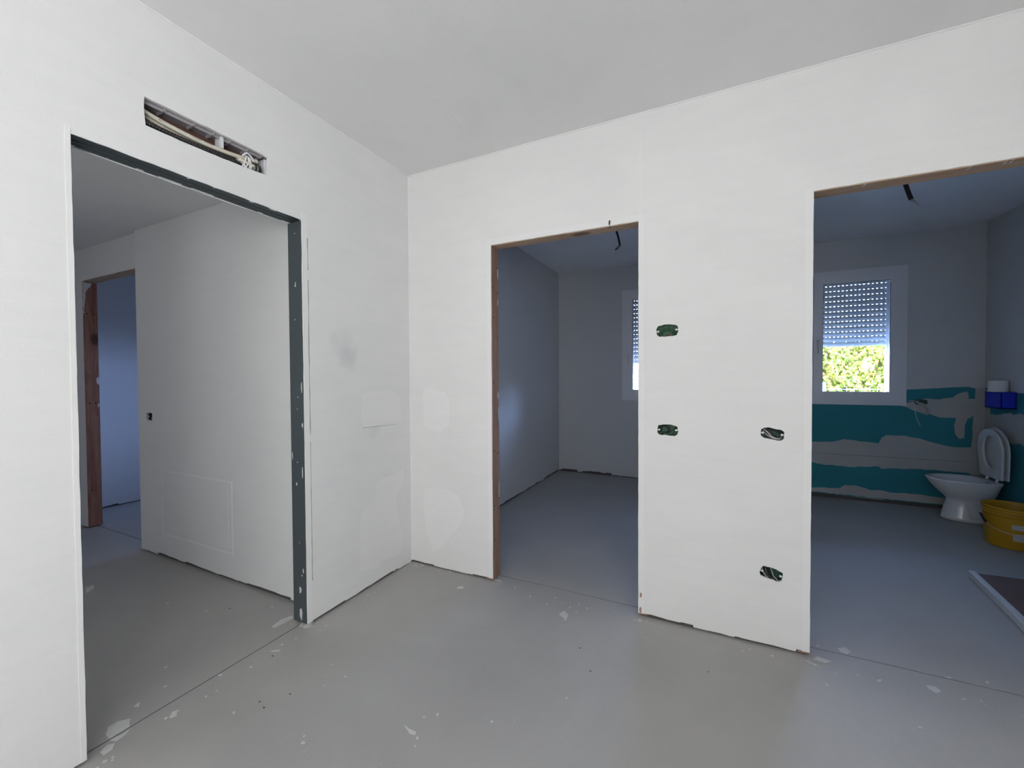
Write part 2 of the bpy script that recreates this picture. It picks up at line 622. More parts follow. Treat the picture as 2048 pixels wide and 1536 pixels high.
# ---- heads and openings (from the room itself)
HA, HB, HC, HD = 2.041, 2.053, 2.060, 2.069
A0, A1 = -1.631, -0.809          # opening in the left wall
B0, B1 = 0.626, 1.492            # middle opening in the back wall
C0, C1 = 2.232, 3.10             # bathroom opening in the back wall
D0, D1 = -2.875, -1.93           # opening at the end of the hall
CZ = 2.60
CH = 2.325                       # hall ceiling

# wall_left (face x = 0)
slotA = [(-1.434, 2.172), (-1.30, 2.171), (-1.15, 2.176), (-0.985, 2.184), (-0.977, 2.225), (-0.975, 2.268), (-1.05, 2.272),
         (-1.20, 2.274), (-1.30, 2.271), (-1.436, 2.273), (-1.438, 2.22)]
bm = bmesh.new()
lpA = wall_loop(-4.8, 0.0, CZ, [(A0, A1, HA)], seed=3, gap=(0.005, 0.018))
prism(bm, lpA, [rough(slotA, 0.025, 0.0012)], (0, 0, 0), Y, Z, X, SK, 0)
# joint compound skims, slightly proud
PA1 = [(-0.454, 0.136), (-0.458, 0.314), (-0.448, 0.457), (-0.409, 0.489), (-0.357, 0.511), (-0.315, 0.554), (-0.335, 0.599),
       (-0.305, 0.629), (-0.159, 0.634), (-0.082, 0.66), (-0.074, 0.559), (-0.138, 0.509), (-0.162, 0.45), (-0.117, 0.323),
       (-0.09, 0.148), (-0.13, 0.097), (-0.258, 0.122), (-0.323, 0.093)]
PA2 = [(-0.437, 1.155), (-0.366, 1.167), (-0.219, 1.177), (-0.104, 1.14), (-0.092, 0.976), (-0.287, 0.964), (-0.429, 0.956)]
prism(bm, rough(PA1, 0.02, 0.004), [], (0, 0, 0), Y, Z, X, 0.003, 1, 0.0004)
prism(bm, rough(PA2, 0.03, 0.006), [], (0, 0, 0), Y, Z, X, 0.003, 1, 0.0003)
prism(bm, [(-0.428, 0.960), (-0.30, 0.9575), (-0.121, 0.951), (-0.121, 0.9525), (-0.30, 0.961), (-0.428, 0.964)], [], (0, 0, 0), Y, Z, X,
      0.003, 2, 0.0006)
# corner beads round the opening
for a, b, c, d in ((A1 + 0.0, A1 + 0.030, 0.012, HA + 0.035), (A0 - 0.014, A0, 0.012, HA + 0.02)):
    prism(bm, rough([(a, c), (b, c), (b, d), (a, d)], 0.05, 0.0008), [], (0, 0, 0), Y, Z, X, 0.004, 3, 0.0016)
# fine dark crack beside the right bead
for z0, z1 in ((0.22, 0.93), (0.97, 1.75), (1.80, 1.96)):
    prism(bm, rough([(A1 + 0.0305, z0), (A1 + 0.0335, z0), (A1 + 0.0335, z1), (A1 + 0.0305, z1)], 0.05, 0.0007), [],
          (0, 0, 0), Y, Z, X, 0.003, 4, 0.0006)
# core in pieces, hollow where the slot and jambs are
for a, b, c, d in ((-4.8, A0 - 0.01, 0, CZ), (A1 + 0.01, 0.0, 0, CZ), (A0 - 0.01, A1 + 0.01, HA + 0.03, 2.13), (A0 - 0.01, A1 + 0.01, 2.30, CZ)):
    box(bm, (-0.0875, a, c), (-SK - 0.0005, b, d), 4)
# the hall side and bedroom side boards
bedA = wall_loop(-4.8, 3.0, CZ, [(A0, A1, HA)], seed=5)
prism(bm, bedA, [], (-0.0875, 0, 0), Y, Z, X, SK, 0)
struct('wall_left', bm, ['wall_a', 'patch', 'grime', 'bead', 'core'],
       'white skimmed left wall with tall metal-framed opening and cable slot')
bm = bmesh.new()
prism(bm, wall_loop(0.0, 3.0, CZ, [], seed=9, gap=(0.008, 0.028)), [], (0.0, 0, 0), Y, Z, X, SK)
box(bm, (-0.0875, 0.0, 0), (-SK - 0.0005, 3.0, CZ), 1)
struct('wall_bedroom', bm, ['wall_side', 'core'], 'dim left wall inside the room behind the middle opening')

# wall_back (face y = 0)
def boxhole(cx, cz, w=0.104, h=0.058, rot=0.0, seed=1):
    r = random.Random(seed)
    n = 30
    o = []
    for k in range(n):
        a = 2 * PI * k / n
        c, s = math.cos(a), math.sin(a)
        e = 0.55
        x = math.copysign(abs(c) ** e, c) * w / 2 * (1 + r.uniform(-0.05, 0.04))
        z = math.copysign(abs(s) ** e, s) * h / 2 * (1 + r.uniform(-0.10, 0.08))
        z *= 1 - 0.10 * math.exp(-(x / 0.012) ** 2)
        # round the corners
        o.append((cx + x * math.cos(rot) - z * math.sin(rot), cz + x * math.sin(rot) + z * math.cos(rot)))
    return o


BOX = [(1.631, 1.485, 0.104, 0.060, 0.03, 1), (1.634, 0.984, 0.098, 0.056, -0.04, 2),
       (2.085, 0.990, 0.092, 0.052, -0.14, 3), (2.085, 0.344, 0.090, 0.056, -0.22, 4)]
holes = [boxhole(*b) for b in BOX]
bm = bmesh.new()
lpB = wall_loop(0.0, 4.04, CZ, [(B0, B1, HB), (C0, C1, HC)], seed=11, gap=(0.007, 0.024))
prism(bm, lpB, holes, (0, 0, 0), X, Z, (0, -1, 0), SK, 0)
PB1 = [(0.11, 0.51), (0.164, 0.529), (0.275, 0.529), (0.372, 0.502), (0.42, 0.412), (0.408, 0.33), (0.331, 0.244), (0.272, 0.178),
       (0.232, 0.138), (0.183, 0.096), (0.151, 0.157), (0.119, 0.236), (0.104, 0.368)]
PB2 = [(0.106, 1.177), (0.163, 1.184), (0.274, 1.163), (0.32, 1.109), (0.311, 0.947), (0.24, 0.892), (0.16, 0.914), (0.111, 0.938)]
prism(bm, rough(PB1, 0.02, 0.004), [], (0, 0, 0), X, Z, (0, -1, 0), 0.003, 1, 0.0005)
prism(bm, rough(PB2, 0.03, 0.006), [], (0, 0, 0), X, Z, (0, -1, 0), 0.003, 1, 0.0003)
for a, b, c, d in ((B0 - 0.028, B0, 0.015, HB + 0.035), (B1, B1 + 0.028, 0.02, HB + 0.035), (C0 - 0.030, C0, 0.02, HC + 0.01)):
    prism(bm, rough([(a, c), (b, c), (b, d), (a, d)], 0.05, 0.0008), [], (0, 0, 0), X, Z, (0, -1, 0), 0.004, 3, 0.0014)
for a, b, c, d in ((B0, B1, HB + 0.001, HB + 0.034),):
    prism(bm, rough([(a, c), (b, c), (b, d), (a, d)], 0.05, 0.0006), [], (0, 0, 0), X, Z, (0, -1, 0), 0.004, 3, 0.0013)
# the long tapering skim joint above the door
prism(bm, rough([(1.497, 2.09), (1.503, 2.09), (1.503, 2.50), (1.497, 2.50)], 0.05, 0.001), [], (0, 0, 0), X, Z, (0, -1, 0), 0.003, 1, 0.0003)
# paint chips low on the middle opening's right bead
prism(bm, blob(1.505, 0.115, 0.006, 0.013), [], (0, 0, 0), X, Z, (0, -1, 0), 0.003, 5, 0.0017)
prism(bm, blob(1.503, 0.035, 0.006, 0.018), [], (0, 0, 0), X, Z, (0, -1, 0), 0.003, 5, 0.0017)
for a, b, c, d in ((0.0, B0 - 0.01, 0, CZ), (B1 + 0.01, C0 - 0.01, 0, CZ), (C1 + 0.01, 4.04, 0, CZ),
                   (B0 - 0.01, B1 + 0.01, HB + 0.04, CZ), (C0 - 0.01, C1 + 0.01, HC + 0.04, CZ)):
    box(bm, (a, 0.062, c), (b, 0.0815, d), 4)
    box(bm, (a, SK + 0.0005, 0), (b, 0.062, 0.03) if c == 0 else (b, 0.062, 0.001), 4) if c == 0 else None
prism(bm, wall_loop(0.0, 4.04, CZ, [(B0, B1, HB), (C0, C1, HC)], seed=12), [], (0, 0.0945, 0), X, Z, (0, 1, 0), SK, 0)
M['chip'] = plain('reddish_undercoat', (0.42, 0.25, 0.22), 0.8)
struct('wall_back', bm, ['wall', 'patch', 'grime', 'bead', 'core', 'chip'],
       'white skimmed back wall with two door openings and four wiring holes')

# tape fillets where the boards meet (slightly brighter filler)
bm = bmesh.new()
tube(bm, [(0.0, -4.8, CZ - 0.0), (0.0, -3.0, CZ), (0.0, 0.0, CZ)], 0.007, 6)
tube(bm, [(0.0, 0.0, CZ), (2.7, 0.0, CZ), (3.45, 0.0, CZ)], 0.006, 6)
tube(bm, [(0.0, 0.0, 0.012), (0.0, 0.0, 1.3), (0.0, 0.0, CZ)], 0.006, 6)
struct('trim_1', bm, ['bead'], 'thin white filler line in the corners of the main room', smooth=True)

# hall walls
bm = bmesh.new()
YC = -0.694
lpC = wall_loop(D1, -0.1, CH, [], seed=21, gap=(0.008, 0.026))
HO = (-1.778, 0.986)
hole5 = boxhole(HO[0], HO[1], 0.084, 0.056, 0.02, 8)
prism(bm, lpC, [hole5], (0, YC, 0), X, Z, (0, -1, 0), SK, 0)
# access panel outline: skimmed groove round a closed plate
gx0, gx1, gz0, gz1 = -1.63, -0.812, 0.165, 0.622
prism(bm, [(gx0, gz0), (gx1, gz0), (gx1, gz1), (gx0, gz1)], [[(gx0 + 0.012, gz0 + 0.012), (gx0 + 0.012, gz1 - 0.012), (gx1 - 0.012, gz1 - 0.012), (gx1 - 0.012, gz0 + 0.012)]],
      (0, YC, 0), X, Z, (0, -1, 0), 0.003, 1, 0.0022)
prism(bm, [(gx0 + 0.045, gz0 + 0.045), (gx1 - 0.045, gz0 + 0.045), (gx1 - 0.045, gz1 - 0.045), (gx0 + 0.045, gz1 - 0.045)], [],
      (0, YC, 0), X, Z, (0, -1, 0), 0.003, 0, 0.0018)
box(bm, (D1 + 0.0, YC + 0.06, 0), (-0.1, YC + 0.085, CH), 2)
box(bm, (D1 + 0.0, YC + SK, 0), (-0.1, YC + 0.06, 0.02), 2)
box(bm, (D1, YC + SK + 0.0005, 0.02), (D1 + 0.012, YC + 0.06, CH), 0)
prism(bm, wall_loop(D1, -0.1, CH, [], seed=22), [], (0, YC + 0.0975, 0), X, Z, (0, 1, 0), SK, 0)
struct('wall_hall', bm, ['wall_hall', 'patch', 'core'], 'grey white hall wall with faint square access panel low down')

YD = -0.668
bm = bmesh.new()
lpD = wall_loop(-3.9, D1, CH, [(D0, D1 - 0.002, HD)], seed=23)
prism(bm, lpD, [], (0, YD, 0), X, Z, (0, -1, 0), SK, 0)
prism(bm, lpD, [], (0, YD + 0.09, 0), X, Z, (0, 1, 0), SK, 0)
box(bm, (-3.9, YD + SK, 0), (D0 - 0.04, YD + 0.077, CH), 1)
box(bm, (D0 - 0.04, YD + SK, HD + 0.04), (D1, YD + 0.077, CH), 1)
struct('wall_hall_end', bm, ['wall_hall', 'core'], 'shaded hall wall above the far wooden door frame')

# remaining hall shell and side room
def slab(name, a, b, mat, label):
    bm = bmesh.new()
    box(bm, a, b)
    return struct(name, bm, [mat], label)


slab('wall_hall_left', (-4.0, -3.2, 0), (-3.9, -0.58, 2.6), 'wall_hall', 'plain wall closing the far left of the hall')
bm = bmesh.new()
prism(bm, [(-4.0, 0), (-0.1, 0), (-0.1, CZ), (-4.0, CZ)], [[(-1.8, 0.9), (-0.8, 0.9), (-0.8, 2.1), (-1.8, 2.1)]], (0, -3.2, 0), X, Z, (0, 1, 0), 0.12)
struct('wall_hall_front', bm, ['wall_hall'], 'near wall of the hall with a window')
bm = bmesh.new()
prism(bm, wall_loop(-0.56, 2.6, CZ, [], seed=31, gap=(0.006, 0.022)), [], (-3.46, 0, 0), Y, Z, X, SK)
box(bm, (-3.60, -0.578, 0), (-3.46 - SK, 2.6, CZ), 1)
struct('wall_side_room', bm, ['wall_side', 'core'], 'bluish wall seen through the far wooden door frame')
# side room back wall with an opening for its window
bm = bmesh.new()
prism(bm, [(-3.6, 0), (-0.1, 0), (-0.1, 2.6), (-3.6, 2.6)], [[(-2.5, 1.0), (-1.9, 1.0), (-1.9, 1.42), (-2.5, 1.42)]], (0, 2.6, 0), X, Z, (0, -1, 0), 0.15)
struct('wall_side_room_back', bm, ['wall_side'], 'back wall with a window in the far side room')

# outer wall behind bedroom and bathroom, holes for the two windows
YB = 2.985
XR_ = 4.03
WIN = [(0.825, 0.955, 2.295), (2.708, 0.955, 2.295)]      # outer frame left x, bottom z, top z
WW = 0.785
whole = [[(x + 0.085, z0 + 0.075), (x + WW - 0.085, z0 + 0.075), (x + WW - 0.085, z1 - 0.075), (x + 0.085, z1 - 0.075)] for x, z0, z1 in WIN]
bm = bmesh.new()
prism(bm, wall_loop(0.0, 1.95, CZ, [], seed=41, gap=(0.008, 0.036)), [whole[0]], (0, YB, 0), X, Z, (0, -1, 0), SK, 0)
prism(bm, wall_loop(1.95, 4.04, CZ, [], seed=42, gap=(0.03, 0.05)), [whole[1]], (0, YB, 0), X, Z, (0, -1, 0), SK, 0)
prism(bm, [(-0.1, 0), (4.38, 0), (4.38, CZ), (-0.1, CZ)], whole, (0, YB + SK + 0.001, 0), X, Z, (0, -1, 0), 0.22, 1)
box(bm, (0.0, YB + 0.009, 0.0), (XR_ , YB + 0.0132, 0.05), 4)
# moisture-resistant green board below head height in the bathroom, drawn over by filler
teal = [(1.955, 0.045), (2.6, 0.040), (3.3, 0.036), (3.97, 0.034), (3.97, 1.124), (3.923, 1.138), (3.822, 1.134), (3.737, 1.126), (3.633, 1.119), (3.507, 1.11),
        (3.2, 1.115), (2.6, 1.12), (1.955, 1.12)]
zc = WIN[1][1] + 0.075
wx0, wx1 = whole[1][0][0], whole[1][1][0]
tealL = [(1.955, 0.045), (wx1, 0.036), (wx1, zc), (wx0, zc), (wx0, 1.12), (1.955, 1.12)]
tealR = [(wx1, 0.036), (3.3, 0.036), (3.97, 0.034), (3.97, 1.124), (3.923, 1.138), (3.822, 1.134), (3.737, 1.126), (3.633, 1.119), (3.507, 1.11), (wx1, 1.11)]
for lp in (tealL, tealR):
    prism(bm, lp, [], (0, YB, 0), X, Z, (0, -1, 0), 0.002, 2, 0.0004)
S = (YB + 2.22) / 5.22      # outlines were measured on the plane y = 3.0
fx = lambda p: (1.844 + (p[0] - 1.844) * S, 1.262 + (p[1] - 1.262) * S)
mid = [(2.0, 0.54), (2.3, 0.575), (2.6, 0.55), (2.769, 0.564), (2.911, 0.568), (3.026, 0.606), (3.153, 0.589), (3.297, 0.578), (3.319, 0.634), (3.353, 0.665), (3.457, 0.666),
       (3.584, 0.65), (3.708, 0.61), (3.812, 0.585), (3.913, 0.583), (3.985, 0.592), (3.988, 0.346), (3.814, 0.352), (3.746, 0.355),
       (3.569, 0.353), (3.318, 0.334), (3.299, 0.352), (3.076, 0.327), (2.934, 0.334), (2.872, 0.329), (2.809, 0.338), (2.779, 0.346), (2.5, 0.36), (2.0, 0.345)]
up = [(3.498, 0.985), (3.634, 1.026), (3.738, 1.019), (3.824, 1.039), (3.874, 1.081), (3.923, 1.096), (3.931, 1.032), (3.973, 1.028),
      (3.975, 0.888), (3.959, 0.869), (3.926, 0.845), (3.91, 0.789), (3.905, 0.669), (3.872, 0.658), (3.844, 0.703), (3.837, 0.786),
      (3.849, 0.851), (3.74, 0.851), (3.67, 0.881), (3.635, 0.88), (3.564, 0.906), (3.509, 0.938), (3.465, 0.951)]
bot = [(2.0, 0.10), (2.4, 0.085), (2.781, 0.086), (2.997, 0.106), (3.038, 0.141), (3.138, 0.142), (3.236, 0.113), (3.331, 0.119), (3.388, 0.106), (3.572, 0.114),
       (3.749, 0.102), (3.98, 0.10), (3.98, 0.035), (2.0, 0.05)]
for lp in (mid, up, bot):
    prism(bm, rough([fx(p) for p in lp], 0.03, 0.004), [], (0, YB, 0), X, Z, (0, -1, 0), 0.002, 3, 0.0011)
prism(bm, rough([(3.935, 0.04), (4.028, 0.04), (4.028, 1.13), (3.97, 1.13), (3.955, 0.8)], 0.04, 0.005), [], (0, YB, 0), X, Z, (0, -1, 0), 0.002, 3, 0.0015)
prism(bm, [(2.75, 0.447), (3.9, 0.452), (3.9, 0.4545), (2.75, 0.4495)], [], (0, YB, 0), X, Z, (0, -1, 0), 0.002, 4, 0.0014)
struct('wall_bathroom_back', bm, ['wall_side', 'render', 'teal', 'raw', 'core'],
       'bathroom back wall with green board smeared with grey filler')

XR = 4.03
bm = bmesh.new()
prism(bm, wall_loop(0.1, 2.985, CZ, [], seed=43, gap=(0.012, 0.035)), [], (XR, 0, 0), Y, Z, (-1, 0, 0), SK, 0)
box(bm, (XR + SK, 0.0, 0), (XR + 0.35, 3.3, CZ), 1)
prism(bm, rough([(0.1, 0.04), (2.975, 0.036), (2.975, 1.13), (2.3, 1.09), (1.5, 1.11), (0.1, 1.10)], 0.04, 0.003), [], (XR, 0, 0), Y, Z, (-1, 0, 0), 0.002, 2, 0.0004)
prism(bm, rough([(2.88, 0.04), (2.975, 0.04), (2.975, 1.12), (2.90, 1.10)], 0.03, 0.006), [], (XR, 0, 0), Y, Z, (-1, 0, 0), 0.002, 3, 0.0011)
prism(bm, rough([(2.12, 0.66), (2.5, 0.70), (2.9, 0.62), (2.9, 0.90), (2.5, 0.94), (2.2, 0.91)], 0.04, 0.012), [], (XR, 0, 0), Y, Z, (-1, 0, 0), 0.002, 3, 0.0012)
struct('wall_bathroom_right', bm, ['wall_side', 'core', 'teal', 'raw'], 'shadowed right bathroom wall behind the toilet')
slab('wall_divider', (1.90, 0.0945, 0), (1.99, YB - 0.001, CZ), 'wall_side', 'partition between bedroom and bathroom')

# the rest of the main room, behind the camera
YF = -4.8
XW = 3.45
bm = bmesh.new()
prism(bm, [(-0.1, 0), (3.6, 0), (3.6, CZ), (-0.1, CZ)], [[(0.5, 0.12), (2.6, 0.12), (2.6, 2.3), (0.5, 2.3)]], (0, YF, 0), X, Z, (0, 1, 0), 0.25)
struct('wall_front', bm, ['wall'], 'wall with the large window behind the viewer')
bm = bmesh.new()
prism(bm, [(YF, 0), (0.1, 0), (0.1, CZ), (YF, CZ)], [[(-4.6, 0.12), (-3.6, 0.12), (-3.6, 2.3), (-4.6, 2.3)]], (XW, 0, 0), Y, Z, (-1, 0, 0), 0.25)
struct('wall_right', bm, ['wall'], 'right wall of the main room with a second window')

# ------------------------------------------------------------------ ceilings and floors
bm = bmesh.new()
box(bm, (-0.1, -5.1, CZ), (4.6, 3.35, CZ + 0.3))
# a barely visible board joint near the back corner
prism(bm, rough([(0.636, -0.75), (0.642, -0.75), (0.642, -0.08), (0.636, -0.08)], 0.05, 0.001), [], (0, 0, CZ), X, Y, (0, 0, -1), 0.003, 0, 0.0012)
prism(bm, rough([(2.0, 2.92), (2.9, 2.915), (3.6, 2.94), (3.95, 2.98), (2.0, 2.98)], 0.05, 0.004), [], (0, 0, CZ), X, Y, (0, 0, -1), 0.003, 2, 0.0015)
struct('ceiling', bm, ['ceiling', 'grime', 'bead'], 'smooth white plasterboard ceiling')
bm = bmesh.new()
box(bm, (-4.0, -3.3, CH), (-0.1, -0.595, CZ + 0.3))
box(bm, (-3.7, -0.594, CZ), (-0.101, 2.8, CZ + 0.3))
struct('ceiling_hall', bm, ['ceiling'], 'lower grey ceiling of the hall')

FJ = 0.0026


def wob(a, b, seed, amp=0.003, step=0.06):
    r = random.Random(seed)
    a, b = Vector(a), Vector(b)
    n = max(2, int((b - a).length / step))
    d = (b - a).normalized()
    nn = Vector((-d.y, d.x))
    off = 0
    out = []
    for i in range(n + 1):
        off = max(-amp, min(amp, off + r.uniform(-amp * 0.4, amp * 0.4)))
        out.append(a.lerp(b, i / n) + nn * (off if 0 < i < n else 0))
    return out


def shift(l, dx, dy):
    return [(p.x + dx, p.y + dy) for p in l]


jA = wob((-0.048, -4.95), (-0.048, 0.0), 1)
jB = wob((-0.048, 0.085), (4.1, 0.085), 2)
bm = bmesh.new()
main = shift(jA, FJ, 0) + shift(jB, 0, -FJ) + [(3.6, -5.0)]
main = [p for p in main]
prism(bm, main + [(-0.046, -5.0)], [], (0, 0, 0), X, Y, Z, 0.05, 0)
SPL = [
 [(-0.043, -1.499+0.0), (-0.037, -1.522), (-0.042, -1.542), (-0.044, -1.559), (-0.020, -1.55), (-0.024, -1.52)],
 [(-0.012, -1.595), (-0.027, -1.57), (-0.011, -1.556), (0.009, -1.57), (0.011, -1.594)],
 [(0.028, -1.416), (0.01, -1.397), (0.018, -1.383), (0.044, -1.401), (0.038, -1.414)],
 [(0.839, -1.065), (0.867, -1.070), (0.898, -1.068), (0.904, -1.08), (0.883, -1.086), (0.856, -1.073)],
 [(1.116, -0.143), (1.131, -0.12), (1.157, -0.149), (1.164, -0.21), (1.143, -0.181), (1.114, -0.169)],
 [(2.234, -0.019), (2.265, 0.021), (2.315, 0.009), (2.285, -0.016), (2.262, -0.044), (2.239, -0.052)],
 [(2.62, -0.002), (2.65, 0.007), (2.659, -0.019), (2.637, -0.038), (2.624, -0.023)],
 [(2.451, -0.049), (2.471, -0.033), (2.466, -0.051), (2.451, -0.061)],
 [(0.009, -1.013), (0.045, -0.984), (0.05, -0.997), (0.026, -1.012)],
 [(0.466, -0.161), (0.489, -0.131), (0.513, -0.152), (0.489, -0.17)],
 [(0.602, 0.025), (0.659, 0.03), (0.682, 0.007), (0.649, -0.016)],
 [(1.493, -0.029), (1.517, -0.027), (1.515, -0.047), (1.499, -0.05)],
]
DOTS = [(0.035, -1.117), (0.223, -1.298), (0.553, -1.253), (0.574, -1.273), (0.883, -1.005), (0.921, -0.974), (1.12, -0.914), (0.918, -1.087),
        (0.932, -1.117), (0.34, -0.954), (0.454, -0.983), (0.417, -1.057), (0.052, -0.37), (0.067, -0.414), (0.048, -0.453),
        (0.244, -0.019), (0.315, -0.009), (1.33, -0.693), (-0.035, -1.204), (1.833, -0.296), (1.966, -0.08), (2.084, -0.061),
        (0.021, -0.96), (2.509, -0.277), (2.262, -0.173), (2.39, -0.046), (0.782, -0.012), (0.903, -0.066), (1.144, -0.076),
        (1.997, -0.05), (0.046, -1.603), (0.054, -1.624), (0.062, -1.59), (1.02, -0.10), (1.09, -0.05), (1.19, -0.11), (1.25, -0.03), (1.38, -0.02)]
DARK = [(0.26, -1.222), (0.303, -1.234), (0.331, -1.146), (1.291, -0.379), (1.375, -0.505), (1.828, -0.295), (0.052, -1.03)]
for s in SPL:
    prism(bm, rough(s, 0.01, 0.002), [], (0, 0, 0), X, Y, Z, 0.002, 1, 0.0008)
for x, y in DOTS:
    k = random.uniform(0.5, 1.15)
    prism(bm, blob(x, y, 0.007 * k, 0.005 * k, 9, 0.3, random.uniform(0, 3)), [], (0, 0, 0), X, Y, Z, 0.002, 1, 0.001)
_r = random.Random(77)
for _k in range(46):
    if _k % 2:
        x, y = _r.uniform(0.03, 3.0), -abs(_r.gauss(0.02, 0.035)) - 0.012
    else:
        x, y = abs(_r.gauss(0.02, 0.04)) + 0.012, _r.uniform(-1.7, -0.03)
    k = _r.uniform(0.25, 0.8)
    prism(bm, blob(x, y, 0.008 * k, 0.006 * k, 7, 0.35, _r.uniform(0, 3)), [], (0, 0, 0), X, Y, Z, 0.002, 1 if _r.random() < 0.6 else 3, 0.0015)
for x, y in DARK:
    prism(bm, blob(x, y, 0.005, 0.003, 8, 0.3, random.uniform(0, 3)), [], (0, 0, 0), X, Y, Z, 0.002, 2, 0.001)
# lump of mortar in the corner and crumbs at the feet of the openings
for cx, cy, rx, ry, hh in ((0.045, -0.02, 0.07, 0.035, 0.006), (-0.02, -0.80, 0.045, 0.03, 0.014), (0.655, -0.005, 0.035, 0.022, 0.004), (2.25, -0.03, 0.04, 0.025, 0.003)):
    rings = []
    base = blob(cx, cy, rx, ry, 16, 0.22)
    for t in (0.0, 0.5, 0.85, 1.0):
        rings.append([(cx + (x - cx) * (1 - t * t * 0.9), cy + (y - cy) * (1 - t * t * 0.9), hh * math.sin(t * PI / 2) - 0.0005) for x, y in base])
    loft(bm, rings, 3, cap0=False)
M['mortar'] = plain('grey_mortar', (0.42, 0.41, 0.39), 0.9, bump=0.5, bscale=120, var=0.15, vscale=40)
struct('floor', bm, ['floor', 'splat', 'dirt', 'mortar'], 'grey screed floor of the main room with plaster splashes')

bm = bmesh.new()
hj = wob((-3.9, -0.60), (-0.048, -0.60), 4)
prism(bm, [(-3.95, -3.25), (-0.052, -3.25)] + [(p[0] - FJ, p[1]) for p in shift(jA, 0, 0) if -3.2 < p[1] < -0.62] + list(reversed(shift(hj, -FJ if False else 0, -FJ))), [],
      (0, 0, 0), X, Y, Z, 0.05, 0)
for s in ([(-0.09, -1.552), (-0.121, -1.536), (-0.122, -1.508), (-0.096, -1.481), (-0.055, -1.499), (-0.053, -1.522), (-0.054, -1.556)],
          [(-0.153, -1.449), (-0.162, -1.432), (-0.156, -1.426), (-0.137, -1.439)],
          [(-1.555, -1.119), (-1.552, -1.084), (-1.49, -1.107), (-1.461, -1.15)],
          [(-0.161, -0.891), (-0.179, -0.833), (-0.157, -0.778), (-0.132, -0.791), (-0.134, -0.851), (-0.142, -0.891)]):
    prism(bm, rough(s, 0.01, 0.002), [], (0, 0, 0), X, Y, Z, 0.002, 1, 0.0008)
for x, y in ((-0.331, -0.771), (-0.169, -1.34), (-0.9, -1.0), (-0.62, -0.95), (-0.30, -1.28)):
    prism(bm, blob(x, y, 0.008, 0.005, 9, 0.3, 1.0), [], (0, 0, 0), X, Y, Z, 0.002, 1, 0.001)
prism(bm, blob(-0.528, -0.881, 0.005, 0.004, 8, 0.3, 1.0), [], (0, 0, 0), X, Y, Z, 0.002, 2, 0.001)
struct('floor_hall', bm, ['floor', 'splat', 'dirt'], 'grey screed floor of the hall with pale splashes')
bm = bmesh.new()
prism(bm, list(shift(hj, 0, FJ)) + [(-0.048, 2.7), (-3.7, 2.7)], [], (0, 0, 0), X, Y, Z, 0.05, 0)
struct('floor_side_room', bm, ['floor'], 'bluish lit screed floor beyond the far wooden frame')
bm = bmesh.new()
bl = [p for p in shift(jB, 0, FJ)]
prism(bm, [p for p in bl if p[0] < 1.95] + [(1.9485, 3.1), (-0.048, 3.1)], [], (0, 0, 0), X, Y, Z, 0.05, 0)
for s in ([(1.3, 0.30), (1.31, 0.30), (1.31, 0.31)],):
    prism(bm, blob(0.83, 1.72, 0.006, 0.004, 8), [], (0, 0, 0), X, Y, Z, 0.002, 1, 0.001)
struct('floor_bedroom', bm, ['floor', 'dirt'], 'dark bluish screed floor behind the middle opening')
bm = bmesh.new()
prism(bm, [(1.9495, 0.0865)] + [p for p in bl if p[0] >= 1.95] + [(4.1, 3.1), (1.9495, 3.1)], [], (0, 0, 0), X, Y, Z, 0.05, 0)
for s in ([(2.36, 0.131), (2.392, 0.15), (2.408, 0.123), (2.389, 0.096), (2.367, 0.103)], [(2.711, 0.097), (2.734, 0.105), (2.731, 0.094)]):
    prism(bm, rough(s, 0.01, 0.002), [], (0, 0, 0), X, Y, Z, 0.002, 1, 0.0008)
for x, y in ((1.421 + 0.86, 0.11), (2.852, 0.127)):
    prism(bm, blob(x, y, 0.008, 0.005, 9, 0.3, 1.0), [], (0, 0, 0), X, Y, Z, 0.002, 1, 0.001)
struct('floor_bathroom', bm, ['floor', 'splat'], 'dark bluish screed floor of the bathroom')
slab('floor_base', (-4.2, -5.1, -0.12), (4.5, 3.1, -0.0505), 'joint', 'dark base under the floor slabs')


bm = bmesh.new()
box(bm, (-0.056, -5.0, -0.05), (-0.040, 0.3, -0.0012))
box(bm, (-0.040, 0.078, -0.05), (4.1, 0.094, -0.0014))
box(bm, (-3.9, -0.608, -0.05), (-0.056, -0.592, -0.0012))
struct('trim_2', bm, ['joint'], 'dark filler in the thin joints between the floor slabs')


# ------------------------------------------------------------------ door linings
def nails(parent, pts, nrm, r=0.003):
    """small countersunk nail heads"""
    for p in pts:
        bm = bmesh.new()
        n = Vector(nrm)
        tube(bm, [Vector(p) - n * 0.002, Vector(p), Vector(p) + n * 0.0006], r, 8)
        obj('nail_head', bm, 'hole', parent)


# middle opening: rough wooden studs
d1 = empty('door_1', (B0, 0.05, 0), 'rough brown timber lining of the middle door opening', 'door frame', kind='structure')
bm = bmesh.new()
box(bm, (B0 - 0.044, 0.004, 0.004), (B0 + 0.003, 0.0905, HB - 0.006), 0, 0.0015)
obj('jamb', bm, 'wood', d1)
bm = bmesh.new()
box(bm, (B1 - 0.003, 0.0128, 0.004), (B1 + 0.044, 0.0905, HB - 0.006), 0, 0.0015)
obj('jamb', bm, 'wood', d1)
bm = bmesh.new()
box(bm, (B0 - 0.04, 0.004, HB - 0.003), (B1 + 0.04, 0.0905, HB + 0.038), 0, 0.001)
obj('header', bm, 'wood_x', d1)
zs = [0.25, 0.43, 0.46, 0.78, 0.80, 1.02, 1.22, 1.50, 1.62, 1.78, 1.80, 1.93]
nails(d1, [(B0 + 0.003, 0.02 + 0.055 * (i % 2), z) for i, z in enumerate(zs)], X, 0.005)
